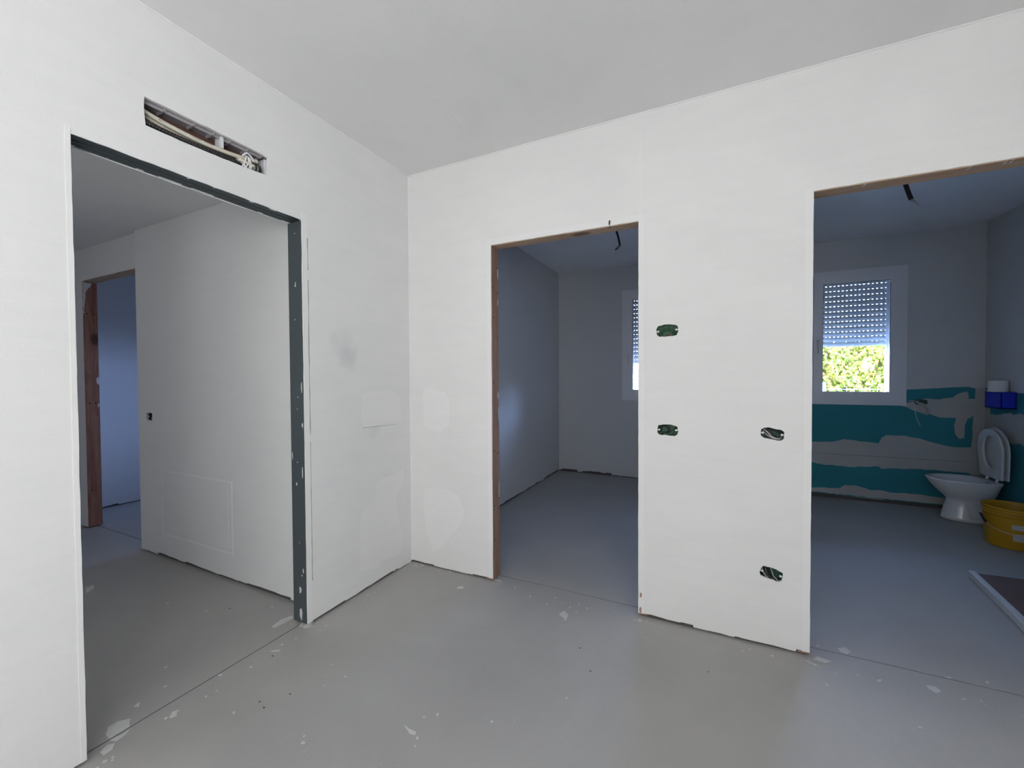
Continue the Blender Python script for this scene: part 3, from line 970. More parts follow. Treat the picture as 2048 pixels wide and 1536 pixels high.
# plaster smears on the timber
bm = bmesh.new()
for (y0, z0, ry, rz) in ((0.080, 1.90, 0.006, 0.03), (0.078, 1.72, 0.004, 0.02), (0.083, 0.55, 0.004, 0.05), (0.082, 1.02, 0.004, 0.05), (0.079, 1.14, 0.006, 0.02)):
    prism(bm, blob(y0, z0, ry, rz, 12, 0.35), [], (B0 + 0.003, 0, 0), Y, Z, X, 0.002, 0, 0.001)
obj('plaster_smear', bm, 'splat', d1)
# thin dangling end of a reddish wire above the lining
bm = bmesh.new()
tube(bm, [(1.344, 0.014, HB - 0.004), (1.343, -0.002, HB + 0.010), (1.345, -0.004, HB + 0.026)], 0.0045, 8)
M['maroon'] = plain('maroon_plastic', (0.10, 0.015, 0.03), 0.5)
tag(obj('cable_stub', bm, 'maroon'), 'tiny dark maroon cable end poking over the middle door opening', 'cable')

# bathroom opening lining
d2 = empty('door_2', (C0, 0.05, 0), 'brown timber head of the right bathroom opening', 'door frame', kind='structure')
bm = bmesh.new()
box(bm, (C0 - 0.044, 0.0128, 0.004), (C0 + 0.0015, 0.0905, HC - 0.006), 0, 0.0015)
obj('jamb', bm, 'wood', d2)
bm = bmesh.new()
box(bm, (C1 - 0.003, 0.004, 0.004), (C1 + 0.044, 0.0905, HC - 0.006), 0, 0.0015)
obj('jamb', bm, 'wood', d2)
bm = bmesh.new()
box(bm, (C0 - 0.04, 0.004, HC - 0.003), (C1 + 0.04, 0.0905, HC + 0.038), 0, 0.001)
obj('header', bm, 'wood_x', d2)
bm = bmesh.new()
for x in (2.41, 2.73, 2.83, 2.845):
    prism(bm, blob(x, 0.02, 0.004, 0.016, 10, 0.35), [], (0, 0, HC - 0.003), X, Y, (0, 0, -1), 0.002, 0, 0.001)
obj('plaster_smear', bm, 'splat', d2)

# far opening lining (reddish timber)
d3 = empty('door_3', (D0, YD + 0.04, 0), 'reddish timber lining of the far hall opening', 'door frame', kind='structure')
bm = bmesh.new()
box(bm, (D0 - 0.04, YD + 0.002, 0.01), (D0 + 0.004, YD + 0.092, HD - 0.006), 0, 0.0015)
obj('jamb', bm, 'wood_red', d3)
bm = bmesh.new()
box(bm, (D0 - 0.04, YD + 0.002, HD - 0.003), (D1 + 0.0, YD + 0.092, HD + 0.036), 0, 0.001)
obj('header', bm, 'wood_x', d3)
nails(d3, [(D0 + 0.004, YD + 0.025, 1.80), (D0 + 0.004, YD + 0.068, 1.80), (D0 + 0.004, YD + 0.03, 1.05), (D0 + 0.004, YD + 0.066, 1.05),
           (D0 + 0.004, YD + 0.03, 0.32)], X, 0.006)
bm = bmesh.new()
prism(bm, rough([(YD + 0.002, HD - 0.01), (YD + 0.06, HD - 0.01), (YD + 0.05, HD - 0.04), (YD + 0.02, HD - 0.09), (YD + 0.012, HD - 0.2), (YD + 0.003, HD - 0.3)], 0.02, 0.003),
      [], (D0 + 0.004, 0, 0), Y, Z, X, 0.002, 0, 0.001)
prism(bm, blob(YD + 0.084, 1.24, 0.009, 0.03, 12, 0.3), [], (D0 + 0.004, 0, 0), Y, Z, X, 0.002, 0, 0.001)
prism(bm, blob(YD + 0.084, 1.03, 0.005, 0.015, 12, 0.3), [], (D0 + 0.004, 0, 0), Y, Z, X, 0.002, 0, 0.001)
obj('plaster_smear', bm, 'splat', d3)

# left opening: galvanised pocket-door profiles
d4 = empty('door_4', (-0.05, A1, 0), 'grey galvanised metal frame of the tall left opening', 'door frame', kind='structure')
bm = bmesh.new()
box(bm, (-0.098, A1 - 0.004, 0.012), (-0.002, A1 + 0.01, HA - 0.004), 0, 0.0015)
jm = obj('jamb', bm, 'steel', d4)
bm = bmesh.new()
box(bm, (-0.098, A0 - 0.01, 0.012), (-0.002, A0 + 0.002, HA - 0.004), 0, 0.0015)
obj('jamb', bm, 'steel', d4)
for z, dx in ((1.98, 0.035), (1.72, 0.03), (1.55, 0.028), (1.16, 0.04), (1.10, 0.035), (0.83, 0.03), (0.42, 0.035)):
    bm = bmesh.new()
    tube(bm, [(-0.05 + dx - 0.03, A1 - 0.003, z), (-0.05 + dx - 0.03, A1 - 0.0055, z)], 0.0028, 8)
    obj('screw_head', bm, 'screw', d4)
bm = bmesh.new()
for x0, z0, rx, rz in ((-0.045, 1.725, 0.003, 0.012), (-0.012, 1.21, 0.004, 0.025), (-0.01, 1.02, 0.004, 0.014), (-0.088, 0.86, 0.003, 0.018), (-0.014, 0.78, 0.004, 0.03), (-0.06, 0.72, 0.004, 0.008),
                       (-0.02, 0.28, 0.004, 0.010), (-0.03, 0.255, 0.003, 0.005), (-0.045, 0.18, 0.008, 0.018), (-0.04, 0.06, 0.01, 0.03)):
    prism(bm, blob(x0, z0, rx, rz, 12, 0.35), [], (0, A1 - 0.004, 0), X, Z, (0, -1, 0), 0.002, 0, 0.001)
obj('plaster_smear', bm, 'splat', d4)
# head: three folded rails with dark grooves between them
bm = bmesh.new()
for x0, x1, dz in ((-0.098, -0.078, 0.0), (-0.072, -0.055, 0.001), (-0.049, -0.030, 0.003), (-0.024, -0.003, 0.0)):
    box(bm, (x0, A0 - 0.01, HA + dz), (x1, A1 + 0.01, HA + 0.028), 0, 0.001)
box(bm, (-0.098, A0 - 0.01, HA + 0.018), (-0.003, A1 + 0.01, HA + 0.030), 1)
obj('head_rail', bm, ['steel', 'gasket'], d4)
bm = bmesh.new()
prism(bm, rough([(A0, HA - 0.004), (A1, HA - 0.001), (A1, HA + 0.03), (A0, HA + 0.03)], 0.04, 0.0015), [], (-0.099, 0, 0), Y, Z, (-1, 0, 0), 0.002, 0, 0.003)
obj('plaster_lip', bm, 'bead', d4)


# ------------------------------------------------------------------ windows
def window(name, x0, z0, z1, label, shut_z, hand_z, seed):
    root = empty(name, (x0, YB, z0), label, 'window', kind='structure')
    x1 = x0 + WW
    y = YB
    rect = lambda a, b, c, d: [(a, c), (b, c), (b, d), (a, d)]
    ring = lambda bm, o, i, y0, dep, mi=0: prism(bm, rect(x0 + o, x1 - o, z0 + o, z1 - o), [rect(x0 + i, x1 - i, z0 + i, z1 - i)],
                                                 (0, y0, 0), X, Z, (0, -1, 0), dep, mi)
    bm = bmesh.new()
    ring(bm, 0.0, 0.050, y - 0.008, 0.012)
    ring(bm, 0.045, 0.095, y - 0.012, 0.060)
    obj('frame', bm, 'pvc', root)
    s = obj('sash', (lambda b: (ring(b, 0.050, 0.118, y - 0.030, 0.045), ring(b, 0.110, 0.128, y - 0.024, 0.030), b)[-1])(bmesh.new()), 'pvc', root)
    bm = bmesh.new()
    ring(bm, 0.126, 0.131, y - 0.020, 0.008)
    obj('gasket', bm, 'gasket', s)
    bm = bmesh.new()
    box(bm, (x0 + 0.125, y - 0.006, z0 + 0.125), (x1 - 0.125, y - 0.002, z1 - 0.125))
    obj('glass_pane', bm, 'glass', s)
    # handle: rosette and lever hanging down
    hx = x0 + 0.088
    bm = bmesh.new()
    box(bm, (hx - 0.013, y - 0.040, hand_z - 0.035), (hx + 0.013, y - 0.029, hand_z + 0.035), 0, 0.004)
    tube(bm, [(hx, y - 0.036, hand_z), (hx, y - 0.062, hand_z), (hx, y - 0.068, hand_z - 0.012)], 0.009, 10)
    tube(bm, [(hx, y - 0.066, hand_z - 0.004), (hx + 0.002, y - 0.068, hand_z - 0.06), (hx + 0.004, y - 0.064, hand_z - 0.125)], (0.010, 0.008), 10)
    obj('handle', bm, 'alu', root, smooth=True)
    # hinge on the far side
    bm = bmesh.new()
    for zz in (z0 + 0.07, z1 - 0.12):
        tube(bm, [(x1 - 0.052, y - 0.022, zz), (x1 - 0.052, y - 0.022, zz + 0.055)], 0.007, 8)
    obj('hinge', bm, 'pvc', root)
    # outer reveal: shutter guides and sill
    yo = y + 0.145
    for sx in (x0 + 0.087, x1 - 0.087 - 0.030):
        bm = bmesh.new()
        prism(bm, [(0, 0), (0.030, 0), (0.030, 0.030), (0, 0.030)], [[(0.008, 0.008), (0.022, 0.008), (0.022, 0.022), (0.008, 0.022)]],
              (sx, yo - 0.015, z0 + 0.08), X, Y, Z, z1 - z0 - 0.16, 0, z1 - z0 - 0.16)
        obj('shutter_guide', bm, 'pvc', root)
    bm = bmesh.new()
    box(bm, (x0 + 0.08, y + 0.05, z0 + 0.055), (x1 - 0.08, y + 0.28, z0 + 0.083), 0, 0.003)
    obj('sill', bm, 'pvc', root)
    # roller shutter: convex slats, little slots of daylight between them
    rs = empty('roller_shutter', (x0 + WW / 2, yo, shut_z), 'half lowered grey roller shutter')
    rs.parent = root
    rs.matrix_parent_inverse = Matrix.Translation(-root.location)
    pitch = 0.0525
    zt = z1 - 0.08
    n = int((zt - shut_z) / pitch) + 1
    xa, xb = x0 + 0.100, x1 - 0.100
    for i in range(n):
        zb = shut_z + i * pitch
        hgt = min(pitch - 0.0012, zt + 0.02 - zb)
        bm = bmesh.new()
        # body of the slat: curved profile extruded along x
        prof = []
        k = 8
        zbody = zb + 0.0005
        hb = hgt - 0.0075
        for j in range(k + 1):
            t = j / k
            prof.append((yo - 0.0045 * math.sin(PI * t) - 0.003, zbody + hb * t))
        for j in range(k, -1, -1):
            t = j / k
            prof.append((yo - 0.0045 * math.sin(PI * t) + 0.006, zbody + hb * t))
        ra = [(xa, a, b) for a, b in prof]
        rb = [(xb, a, b) for a, b in prof]
        loft(bm, [ra, rb])
        # tongue with slots
        slots = []
        sx = xa + 0.012
        if i < n - 1:
            while sx < xb - 0.02:
                slots.append([(sx, zb + hgt - 0.0055), (sx + 0.012, zb + hgt - 0.0055), (sx + 0.012, zb + hgt - 0.0030), (sx, zb + hgt - 0.0030)])
                sx += 0.0345
        prism(bm, [(xa, zb + hgt - 0.008), (xb, zb + hgt - 0.008), (xb, zb + hgt + 0.002), (xa, zb + hgt + 0.002)], slots,
              (0, yo + 0.003, 0), X, Z, (0, -1, 0), 0.003)
        so = obj('slat', bm, 'shutter')
        so.parent = rs
        so.matrix_parent_inverse = Matrix.Translation(-rs.location - root.location) if False else rs_inv(rs)
    return root


def rs_inv(rs):
    bpy.context.view_layer.update()
    return rs.matrix_world.inverted()


w1 = window('window_1', WIN[0][0], WIN[0][1], WIN[0][2], 'narrow white window partly hidden behind the middle wall, shutter half down', 1.405, 1.50, 1)
w2 = window('window_2', WIN[1][0], WIN[1][1], WIN[1][2], 'white bathroom window with half lowered grey roller shutter', 1.545, 1.60, 2)

# frames of the windows that are out of view
w3 = empty('window_3', (0.5, YF, 0.12), 'large white window of the main room behind the viewer', 'window', kind='structure')
bm = bmesh.new()
prism(bm, [(0.5, 0.12), (2.6, 0.12), (2.6, 2.3), (0.5, 2.3)], [[(0.56, 0.18), (1.52, 0.18), (1.52, 2.24), (0.56, 2.24)], [(1.58, 0.18), (2.54, 0.18), (2.54, 2.24), (1.58, 2.24)]],
      (0, YF - 0.15, 0), X, Z, (0, 1, 0), 0.06)
obj('frame', bm, 'pvc', w3)
w5 = empty('window_5', (XW, -4.6, 0.12), 'white side window of the main room behind the viewer', 'window', kind='structure')
bm = bmesh.new()
prism(bm, [(-4.6, 0.12), (-3.6, 0.12), (-3.6, 2.3), (-4.6, 2.3)], [[(-4.54, 0.18), (-3.66, 0.18), (-3.66, 2.24), (-4.54, 2.24)]],
      (XW + 0.15, 0, 0), Y, Z, (-1, 0, 0), 0.06)
obj('frame', bm, 'pvc', w5)
w4 = empty('window_4', (-2.6, 2.6, 0.9), 'white window of the far side room', 'window', kind='structure')
bm = bmesh.new()
prism(bm, [(-2.5, 1.0), (-1.9, 1.0), (-1.9, 1.42), (-2.5, 1.42)], [[(-2.46, 1.04), (-1.94, 1.04), (-1.94, 1.38), (-2.46, 1.38)]], (0, 2.66, 0), X, Z, (0, -1, 0), 0.06)
obj('frame', bm, 'pvc', w4)


# ------------------------------------------------------------------ wiring holes in the walls
def wall_box(name, cx, cz, w, h, rot, y, label, mat, seed, loops, group):
    r = random.Random(seed)
    root = empty(name, (cx, y, cz), label, 'electrical box', group)
    R2 = lambda px, pz: (cx + px * math.cos(rot) - pz * math.sin(rot), cz + px * math.sin(rot) + pz * math.cos(rot))
    hw, hh = w / 2 + 0.002, h / 2 + 0.002
    sh = []
    for k in range(24):
        a = 2 * PI * k / 24
        c, s = math.cos(a), math.sin(a)
        sh.append((math.copysign(abs(c) ** 0.5, c) * hw, math.copysign(abs(s) ** 0.6, s) * hh))
    bm = bmesh.new()
    o = [R2(px, pz) for px, pz in sh]
    i_ = [R2(px * 0.95, pz * 0.94) for px, pz in sh]
    prism(bm, o, [i_], (0, y, 0), X, Z, (0, -1, 0), 0.036, 0, -0.0128)
    prism(bm, o, [], (0, y, 0), X, Z, (0, -1, 0), 0.002, 0, -0.0468)
    # moulded ribs on the back
    for px in (-0.024, 0.0, 0.024):
        a, b = R2(px, -hh * 0.8), R2(px + 0.003, hh * 0.8)
        box(bm, (min(a[0], b[0]), y + 0.040, min(a[1], b[1])), (max(a[0], b[0]), y + 0.0465, max(a[1], b[1])))
    obj('housing', bm, mat, root)
    for sgn in (-1, 1):
        bm = bmesh.new()
        c = R2(sgn * (w / 2 - 0.009), -0.002 if sgn < 0 else 0.002)
        tube(bm, [(c[0], y + 0.014, c[1]), (c[0], y + 0.004, c[1])], 0.0048, 12)
        box(bm, (c[0] - 0.003 if sgn > 0 else c[0] - 0.010, y + 0.006, c[1] - 0.0022), (c[0] + 0.010 if sgn > 0 else c[0] + 0.003, y + 0.012, c[1] + 0.0022))
        obj('screw_lug', bm, 'pvc', root)
    for pts, rad, mt in loops:
        bm = bmesh.new()
        P = []
        for px, pz, dy in pts:
            q = R2(px, pz)
            P.append((q[0], y + dy, q[1]))
        tube(bm, P, rad, 10, ribs=0.12, pitch=0.0035)
        obj('conduit', bm, mt, root, smooth=False)
    return root


g = 'electrical boxes in the back wall'
b = BOX[0]
wall_box('electrical_box', b[0], b[1], b[2], b[3], b[4], 0.0, 'green wiring box in the wall, uppermost, right of the middle opening', 'boxgreen', 1,
         [([(-0.034, -0.024, 0.034), (-0.026, -0.002, 0.026), (0.0, 0.009, 0.024), (0.024, -0.002, 0.028), (0.036, -0.022, 0.036)], 0.0055, 'conduit_green'),
          ([(-0.010, -0.026, 0.030), (0.005, -0.020, 0.022), (0.020, -0.028, 0.020)], 0.004, 'brick')], g)
b = BOX[1]
wall_box('electrical_box', b[0], b[1], b[2], b[3], b[4], 0.0, 'green wiring box below the top one, with coiled dark conduit', 'boxgreen', 2,
         [([(-0.036, -0.016, 0.030), (-0.030, 0.012, 0.022), (-0.008, 0.018, 0.020), (0.006, 0.002, 0.020), (-0.002, -0.016, 0.022), (-0.024, -0.020, 0.028)], 0.0055, 'conduit'),
          ([(-0.02, -0.024, 0.022), (0.010, -0.020, 0.018), (0.030, 0.0, 0.022), (0.042, 0.014, 0.034)], 0.0045, 'conduit_green')], g)
b = BOX[2]
wall_box('electrical_box', b[0], b[1], b[2], b[3], b[4], 0.0, 'dark wiring box with grey wires, waist high left of the bathroom opening', 'boxdark', 3,
         [([(-0.040, 0.018, 0.030), (-0.020, 0.004, 0.014), (0.002, -0.014, 0.010), (0.030, -0.020, 0.014), (0.040, -0.010, 0.03)], 0.0035, 'greycable'),
          ([(-0.036, 0.004, 0.030), (-0.018, -0.010, 0.012), (0.006, -0.020, 0.008), (0.034, -0.022, 0.02)], 0.0028, 'greycable'),
          ([(-0.034, 0.024, 0.030), (-0.016, 0.014, 0.016), (0.0, -0.006, 0.014), (0.02, -0.018, 0.02)], 0.006, 'conduit'),
          ([(-0.03, 0.020, 0.030), (0.0, 0.018, 0.022), (0.030, 0.010, 0.022), (0.042, -0.004, 0.034)], 0.005, 'conduit')], g)
b = BOX[3]
wall_box('electrical_box', b[0], b[1], b[2], b[3], b[4], 0.0, 'dark wiring box low on the wall near the floor, beside bathroom opening', 'boxdark', 4,
         [([(-0.030, 0.024, 0.032), (-0.022, 0.004, 0.016), (-0.008, -0.016, 0.012), (0.012, -0.024, 0.02)], 0.010, 'conduit'),
          ([(-0.040, 0.010, 0.030), (-0.030, -0.008, 0.012), (-0.008, -0.024, 0.008), (0.014, -0.026, 0.02)], 0.003, 'greycable'),
          ([(-0.006, 0.018, 0.030), (0.004, 0.004, 0.012), (0.012, -0.010, 0.010), (0.032, -0.024, 0.02)], 0.0025, 'greycable')], g)
wall_box('electrical_box', HO[0], HO[1], 0.084, 0.056, 0.02, YC, 'small dark wiring box in the hall wall above the access panel', 'boxdark', 5,
         [([(-0.03, -0.018, 0.034), (0.0, -0.012, 0.016), (0.03, -0.020, 0.034)], 0.004, 'greycable')], None)

# ------------------------------------------------------------------ long recess above the left opening
rb = empty('recessed_wiring_trough', (-0.05, -1.2, 2.16), 'open grey recess of wiring above the tall left opening', 'wiring trough')
bm = bmesh.new()
box(bm, (-0.086, -1.46, 2.272), (-SK - 0.002, -0.96, 2.292), 0)       # lid side, top
box(bm, (-0.086, -1.46, 2.152), (-SK - 0.002, -0.96, 2.168), 1)       # bottom
box(bm, (-0.0865, -1.46, 2.150), (-0.083, -0.96, 2.295), 2)           # back, brown brick
box(bm, (-0.086, -0.970, 2.160), (-SK - 0.002, -0.955, 2.290), 0)     # right end
box(bm, (-0.086, -1.465, 2.160), (-SK - 0.002, -1.450, 2.290), 1)     # left end
obj('housing', bm, ['greyplastic', 'conduit', 'brick'], rb)
bm = bmesh.new()
for y0 in (-1.37, -1.27, -1.20, -1.135, -1.06, -1.0):
    box(bm, (-0.070, y0, 2.262), (-SK - 0.004, y0 + 0.006, 2.273))
box(bm, (-0.030, -1.45, 2.262), (-0.026, -1.0, 2.273))
obj('rib', bm, 'greyplastic', rb)
bm = bmesh.new()
box(bm, (-0.060, -1.170, 2.225), (-SK - 0.004, -1.158, 2.272), 0, 0.002)
obj('clip', bm, 'pvc', rb)
bm = bmesh.new()
for k in range(4):
    box(bm, (-0.070 + 0.016 * k, -0.985, 2.185), (-0.066 + 0.016 * k, -0.968, 2.262))
obj('end_rib', bm, 'pvc', rb)

g = 'cables in the recess above the left opening'
bm = bmesh.new()
tube(bm, [(-0.040, -1.448, 2.246), (-0.030, -1.38, 2.226), (-0.022, -1.26, 2.213), (-0.022, -1.16, 2.216), (-0.024, -1.08, 2.226), (-0.018, -1.015, 2.236)], 0.0085, 12)
cbl = tag(obj('cable', bm, 'cream', smooth=True), 'long cream cable with printing, uppermost in the wall recess', 'cable', g)
bm = bmesh.new()
yy = -1.385
rr = random.Random(5)
for word in (9, 7, 8, 7):          # rows of tiny printed characters
    for c in range(word):
        t = (yy + 1.452) / 0.292
        zc_ = 2.232 - 0.030 * min(1, t * 1.6) + 0.006
        zc_ = 2.2255 - 0.012 * min(1, max(0, (yy + 1.38) / 0.12)) if yy < -1.26 else 2.2135 + 0.0030 * (yy + 1.26) / 0.10
        xf = -0.030 + 0.008 * min(1, max(0, (yy + 1.38) / 0.12))
        box(bm, (xf + 0.0074, yy, zc_ - 0.002 * rr.uniform(0.5, 1)), (xf + 0.0087, yy + 0.0032, zc_ + 0.002))
        yy += 0.0050
    yy += 0.010
obj('printing', bm, 'ink', cbl)
bm = bmesh.new()
tube(bm, [(-0.046, -1.448, 2.232), (-0.044, -1.36, 2.214), (-0.040, -1.24, 2.203), (-0.040, -1.14, 2.205)], 0.007, 12)
tag(obj('cable', bm, 'cream', smooth=True), 'cream cable running just beneath the printed one', 'cable', g)
bm = bmesh.new()
tube(bm, [(-0.014, -1.10, 2.210), (-0.010, -1.07, 2.206), (-0.010, -1.035, 2.203)], 0.0065, 12)
tag(obj('cable', bm, 'cream', smooth=True), 'short cut pale cable end below the white knot', 'cable', g)
bm = bmesh.new()
tube(bm, [(-0.030, -1.448, 2.196), (-0.026, -1.34, 2.190), (-0.024, -1.22, 2.190), (-0.024, -1.12, 2.194), (-0.030, -1.075, 2.198)], 0.012, 12, ribs=0.16, pitch=0.0045)
tag(obj('conduit', bm, 'conduit'), 'black corrugated conduit along the bottom of the wall recess', 'conduit', g)
bm = bmesh.new()
tube(bm, [(-0.034, -1.10, 2.206), (-0.031, -1.05, 2.206), (-0.030, -1.005, 2.206)], 0.018, 16)
tag(obj('conduit', bm, 'greycable', smooth=True), 'wide grey tube end with dark band at the right of the recess', 'conduit', g)
bm = bmesh.new()
tube(bm, [(-0.030, -1.014, 2.206), (-0.030, -1.003, 2.206)], 0.0205, 16)
tube(bm, [(-0.030, -1.027, 2.206), (-0.030, -1.020, 2.206)], 0.0200, 16)
tag(obj('tube_band', bm, 'conduit', smooth=True), 'dark rubber bands round the grey tube end', 'band')
bm = bmesh.new()
for k in range(5):
    a = k * 0.9
    c0 = Vector((-0.030, -1.075 + 0.006 * k, 2.212))
    P = []
    for j in range(9):
        t = 2 * PI * j / 8
        P.append(c0 + Vector((0.024 * math.cos(t), 0.010 * math.sin(a + t), 0.032 * math.sin(t))))
    tube(bm, P, 0.0035, 6)
tube(bm, [(-0.012, -1.085, 2.230), (-0.004, -1.070, 2.246), (-0.006, -1.05, 2.238), (-0.010, -1.035, 2.225)], 0.004, 6)
tube(bm, [(-0.010, -1.085, 2.195), (-0.004, -1.075, 2.182), (-0.006, -1.066, 2.172)], 0.004, 6)
tag(obj('tie_strip', bm, 'string', smooth=True), 'knotted white strip tying the cables in the wall recess', 'tie')

# ------------------------------------------------------------------ hanging ceiling cables
bm = bmesh.new()
tube(bm, [(1.045, 1.5, 2.60), (1.055, 1.5, 2.565), (1.078, 1.5, 2.49), (1.093, 1.5, 2.42), (1.093, 1.5, 2.404)], 0.009, 10, ribs=0.1)
hc = tag(obj('hanging_cable', bm, 'conduit'), 'black hooked cable hanging from the ceiling behind the middle opening', 'cable', 'ceiling light cables')
bm = bmesh.new()
tube(bm, [(1.098, 1.5, 2.408), (1.096, 1.5, 2.394), (1.075, 1.5, 2.376), (1.055, 1.5, 2.366)], 0.0035, 8)
tube(bm, [(1.089, 1.5, 2.408), (1.082, 1.5, 2.398), (1.065, 1.5, 2.380), (1.054, 1.5, 2.366)], 0.0035, 8)
obj('wire_end', bm, 'conduit', hc)
bm = bmesh.new()
tube(bm, [(2.99, 1.5, 2.60), (3.003, 1.5, 2.55), (3.022, 1.5, 2.48), (3.036, 1.5, 2.435)], 0.014, 10, ribs=0.1)
hc = tag(obj('hanging_cable', bm, 'conduit'), 'thick black cable hanging from the bathroom ceiling', 'cable', 'ceiling light cables')
bm = bmesh.new()
tube(bm, [(3.034, 1.5, 2.437), (3.050, 1.5, 2.424), (3.078, 1.5, 2.388)], (0.008, 0.004), 8)
tube(bm, [(3.036, 1.5, 2.430), (3.046, 1.48, 2.408), (3.080, 1.49, 2.386)], (0.006, 0.003), 8)
obj('wire_end', bm, 'greycable', hc)

# ------------------------------------------------------------------ bathroom contents
# toilet
ty = 2.68
tl = empty('toilet', (3.78, ty, 0), 'white ceramic toilet bowl on its pedestal in the bathroom corner', 'toilet')


def egg(x0, x1, hw, z, n=40, tip=0.8, cy=ty):
    out = []
    cx = x0 + (x1 - x0) * 0.55
    for k in range(n):
        a = 2 * PI * k / n
        c, s = math.cos(a), math.sin(a)
        if c < 0:
            x = cx + c * (cx - x0)
            y = math.copysign(abs(s) ** 1.0, s) * hw
        else:
            x = cx + math.copysign(abs(c) ** 0.55, c) * (x1 - cx)
            y = math.copysign(abs(s) ** tip, s) * hw
        out.append((x, cy + y, z))
    return out


bm = bmesh.new()
rings = [egg(3.635, 3.96, 0.118, 0.004), egg(3.638, 3.96, 0.114, 0.03), egg(3.655, 3.955, 0.100, 0.10), egg(3.668, 3.95, 0.092, 0.155), egg(3.672, 3.95, 0.094, 0.178),
         egg(3.655, 3.955, 0.108, 0.200), egg(3.620, 3.965, 0.132, 0.235), egg(3.585, 3.975, 0.155, 0.275), egg(3.557, 3.985, 0.171, 0.315),
         egg(3.540, 3.995, 0.180, 0.342), egg(3.537, 3.997, 0.182, 0.352), egg(3.543, 3.995, 0.178, 0.358),
         egg(3.566, 3.90, 0.150, 0.357), egg(3.574, 3.89, 0.142, 0.345), egg(3.60, 3.87, 0.120, 0.27), egg(3.66, 3.82, 0.07, 0.20)]
loft(bm, rings, 0)
obj('bowl', bm, 'ceramic', tl, smooth=True)
# raised side moulding of the pedestal
bm = bmesh.new()
tube(bm, [(3.76, ty - 0.098, 0.155), (3.775, ty - 0.108, 0.10), (3.80, ty - 0.112, 0.05), (3.92, ty - 0.085, 0.055)], 0.006, 8)
obj('pedestal_moulding', bm, 'ceramic', tl, smooth=True)
# seat ring and lid, both raised against the wall


def dshape(cy, hw, z0, z1, n=36):
    out = []
    for k in range(n + 1):
        a = PI * k / n
        out.append((cy + hw * math.cos(a), z1 - (z1 - z0) * 0.48 + (z1 - z0) * 0.48 * math.sin(a) ** 0.85))
    for t in (0.5, 1.0):
        out.append((cy - hw * (1 - 0.15 * t), z1 - (z1 - z0) * (0.48 + 0.52 * t)))
    for t in (1.0, 0.5):
        out.append((cy + hw * (1 - 0.15 * t), z1 - (z1 - z0) * (0.48 + 0.52 * t)))
    return out


def oval(cy, cz, a, b, n=32):
    return [(cy + a * math.cos(2 * PI * k / n), cz + b * math.sin(2 * PI * k / n)) for k in range(n)]


bm = bmesh.new()
Nx = Vector((-1, 0, -0.04)).normalized()
Vz = Vector((-0.04, 0, 1)).normalized() * 1.0
O0 = (4.005, 0, 0)
prism(bm, dshape(ty, 0.178, 0.385, 0.795), [oval(ty, 0.60, 0.098, 0.138)], O0, Y, Vz, Nx, 0.018, 0, 0.048)
o = obj('seat_ring', bm, 'seat', tl)
mdf = o.modifiers.new('soften', 'BEVEL')
mdf.width = 0.006
mdf.segments = 3
mdf.limit_method = 'ANGLE'
bm = bmesh.new()
prism(bm, dshape(ty, 0.185, 0.385, 0.805), [], O0, Y, Vz, Nx, 0.012, 0, 0.013)
o = obj('lid', bm, 'seat', tl)
mdf = o.modifiers.new('soften', 'BEVEL')
mdf.width = 0.004
mdf.segments = 2
mdf.limit_method = 'ANGLE'
for s in (-1, 1):
    bm = bmesh.new()
    tube(bm, [(3.955, ty + s * 0.07, 0.352), (3.957, ty + s * 0.07, 0.38), (3.975, ty + s * 0.07, 0.395)], 0.011, 10)
    obj('hinge', bm, 'alu', tl, smooth=True)

# yellow bucket
bx, by = 3.815, 2.09
bk = empty('bucket', (bx, by, 0), 'yellow plastic bucket with faded label beside the toilet', 'bucket')


def ringz(r, z, n=40, cx=bx, cy=by):
    return [(cx + r * math.cos(2 * PI * k / n), cy + r * math.sin(2 * PI * k / n), z) for k in range(n)]


bm = bmesh.new()
prof = [(0.136, 0.003), (0.140, 0.010), (0.150, 0.22), (0.151, 0.236), (0.158, 0.238), (0.158, 0.242), (0.152, 0.244), (0.152, 0.254), (0.159, 0.256), (0.159, 0.260),
        (0.153, 0.262), (0.153, 0.272), (0.161, 0.275), (0.161, 0.288), (0.158, 0.291), (0.154, 0.288), (0.150, 0.27), (0.147, 0.22), (0.134, 0.012)]
loft(bm, [ringz(r, z) for r, z in prof])
obj('body', bm, 'bucket', bk, smooth=True)
bm = bmesh.new()
vec = Vector((cam.location.x - bx, cam.location.y - by, 0)).normalized() if False else Vector((1.844 - bx, -2.22 - by, 0)).normalized()
a0 = math.atan2(vec.y, vec.x)
hp = []
for k in range(15):
    t = k / 14
    a = a0 - PI / 2 + PI * t
    z = 0.235 - 0.115 * math.sin(PI * t)
    hp.append((bx + 0.162 * math.cos(a), by + 0.162 * math.sin(a), z))
tube(bm, hp, 0.0022, 6)
h = obj('handle', bm, 'alu', bk, smooth=True)
bm = bmesh.new()
tube(bm, [Vector(hp[i]) for i in (1, 2, 3)], 0.007, 8)
obj('grip', bm, 'conduit', h)
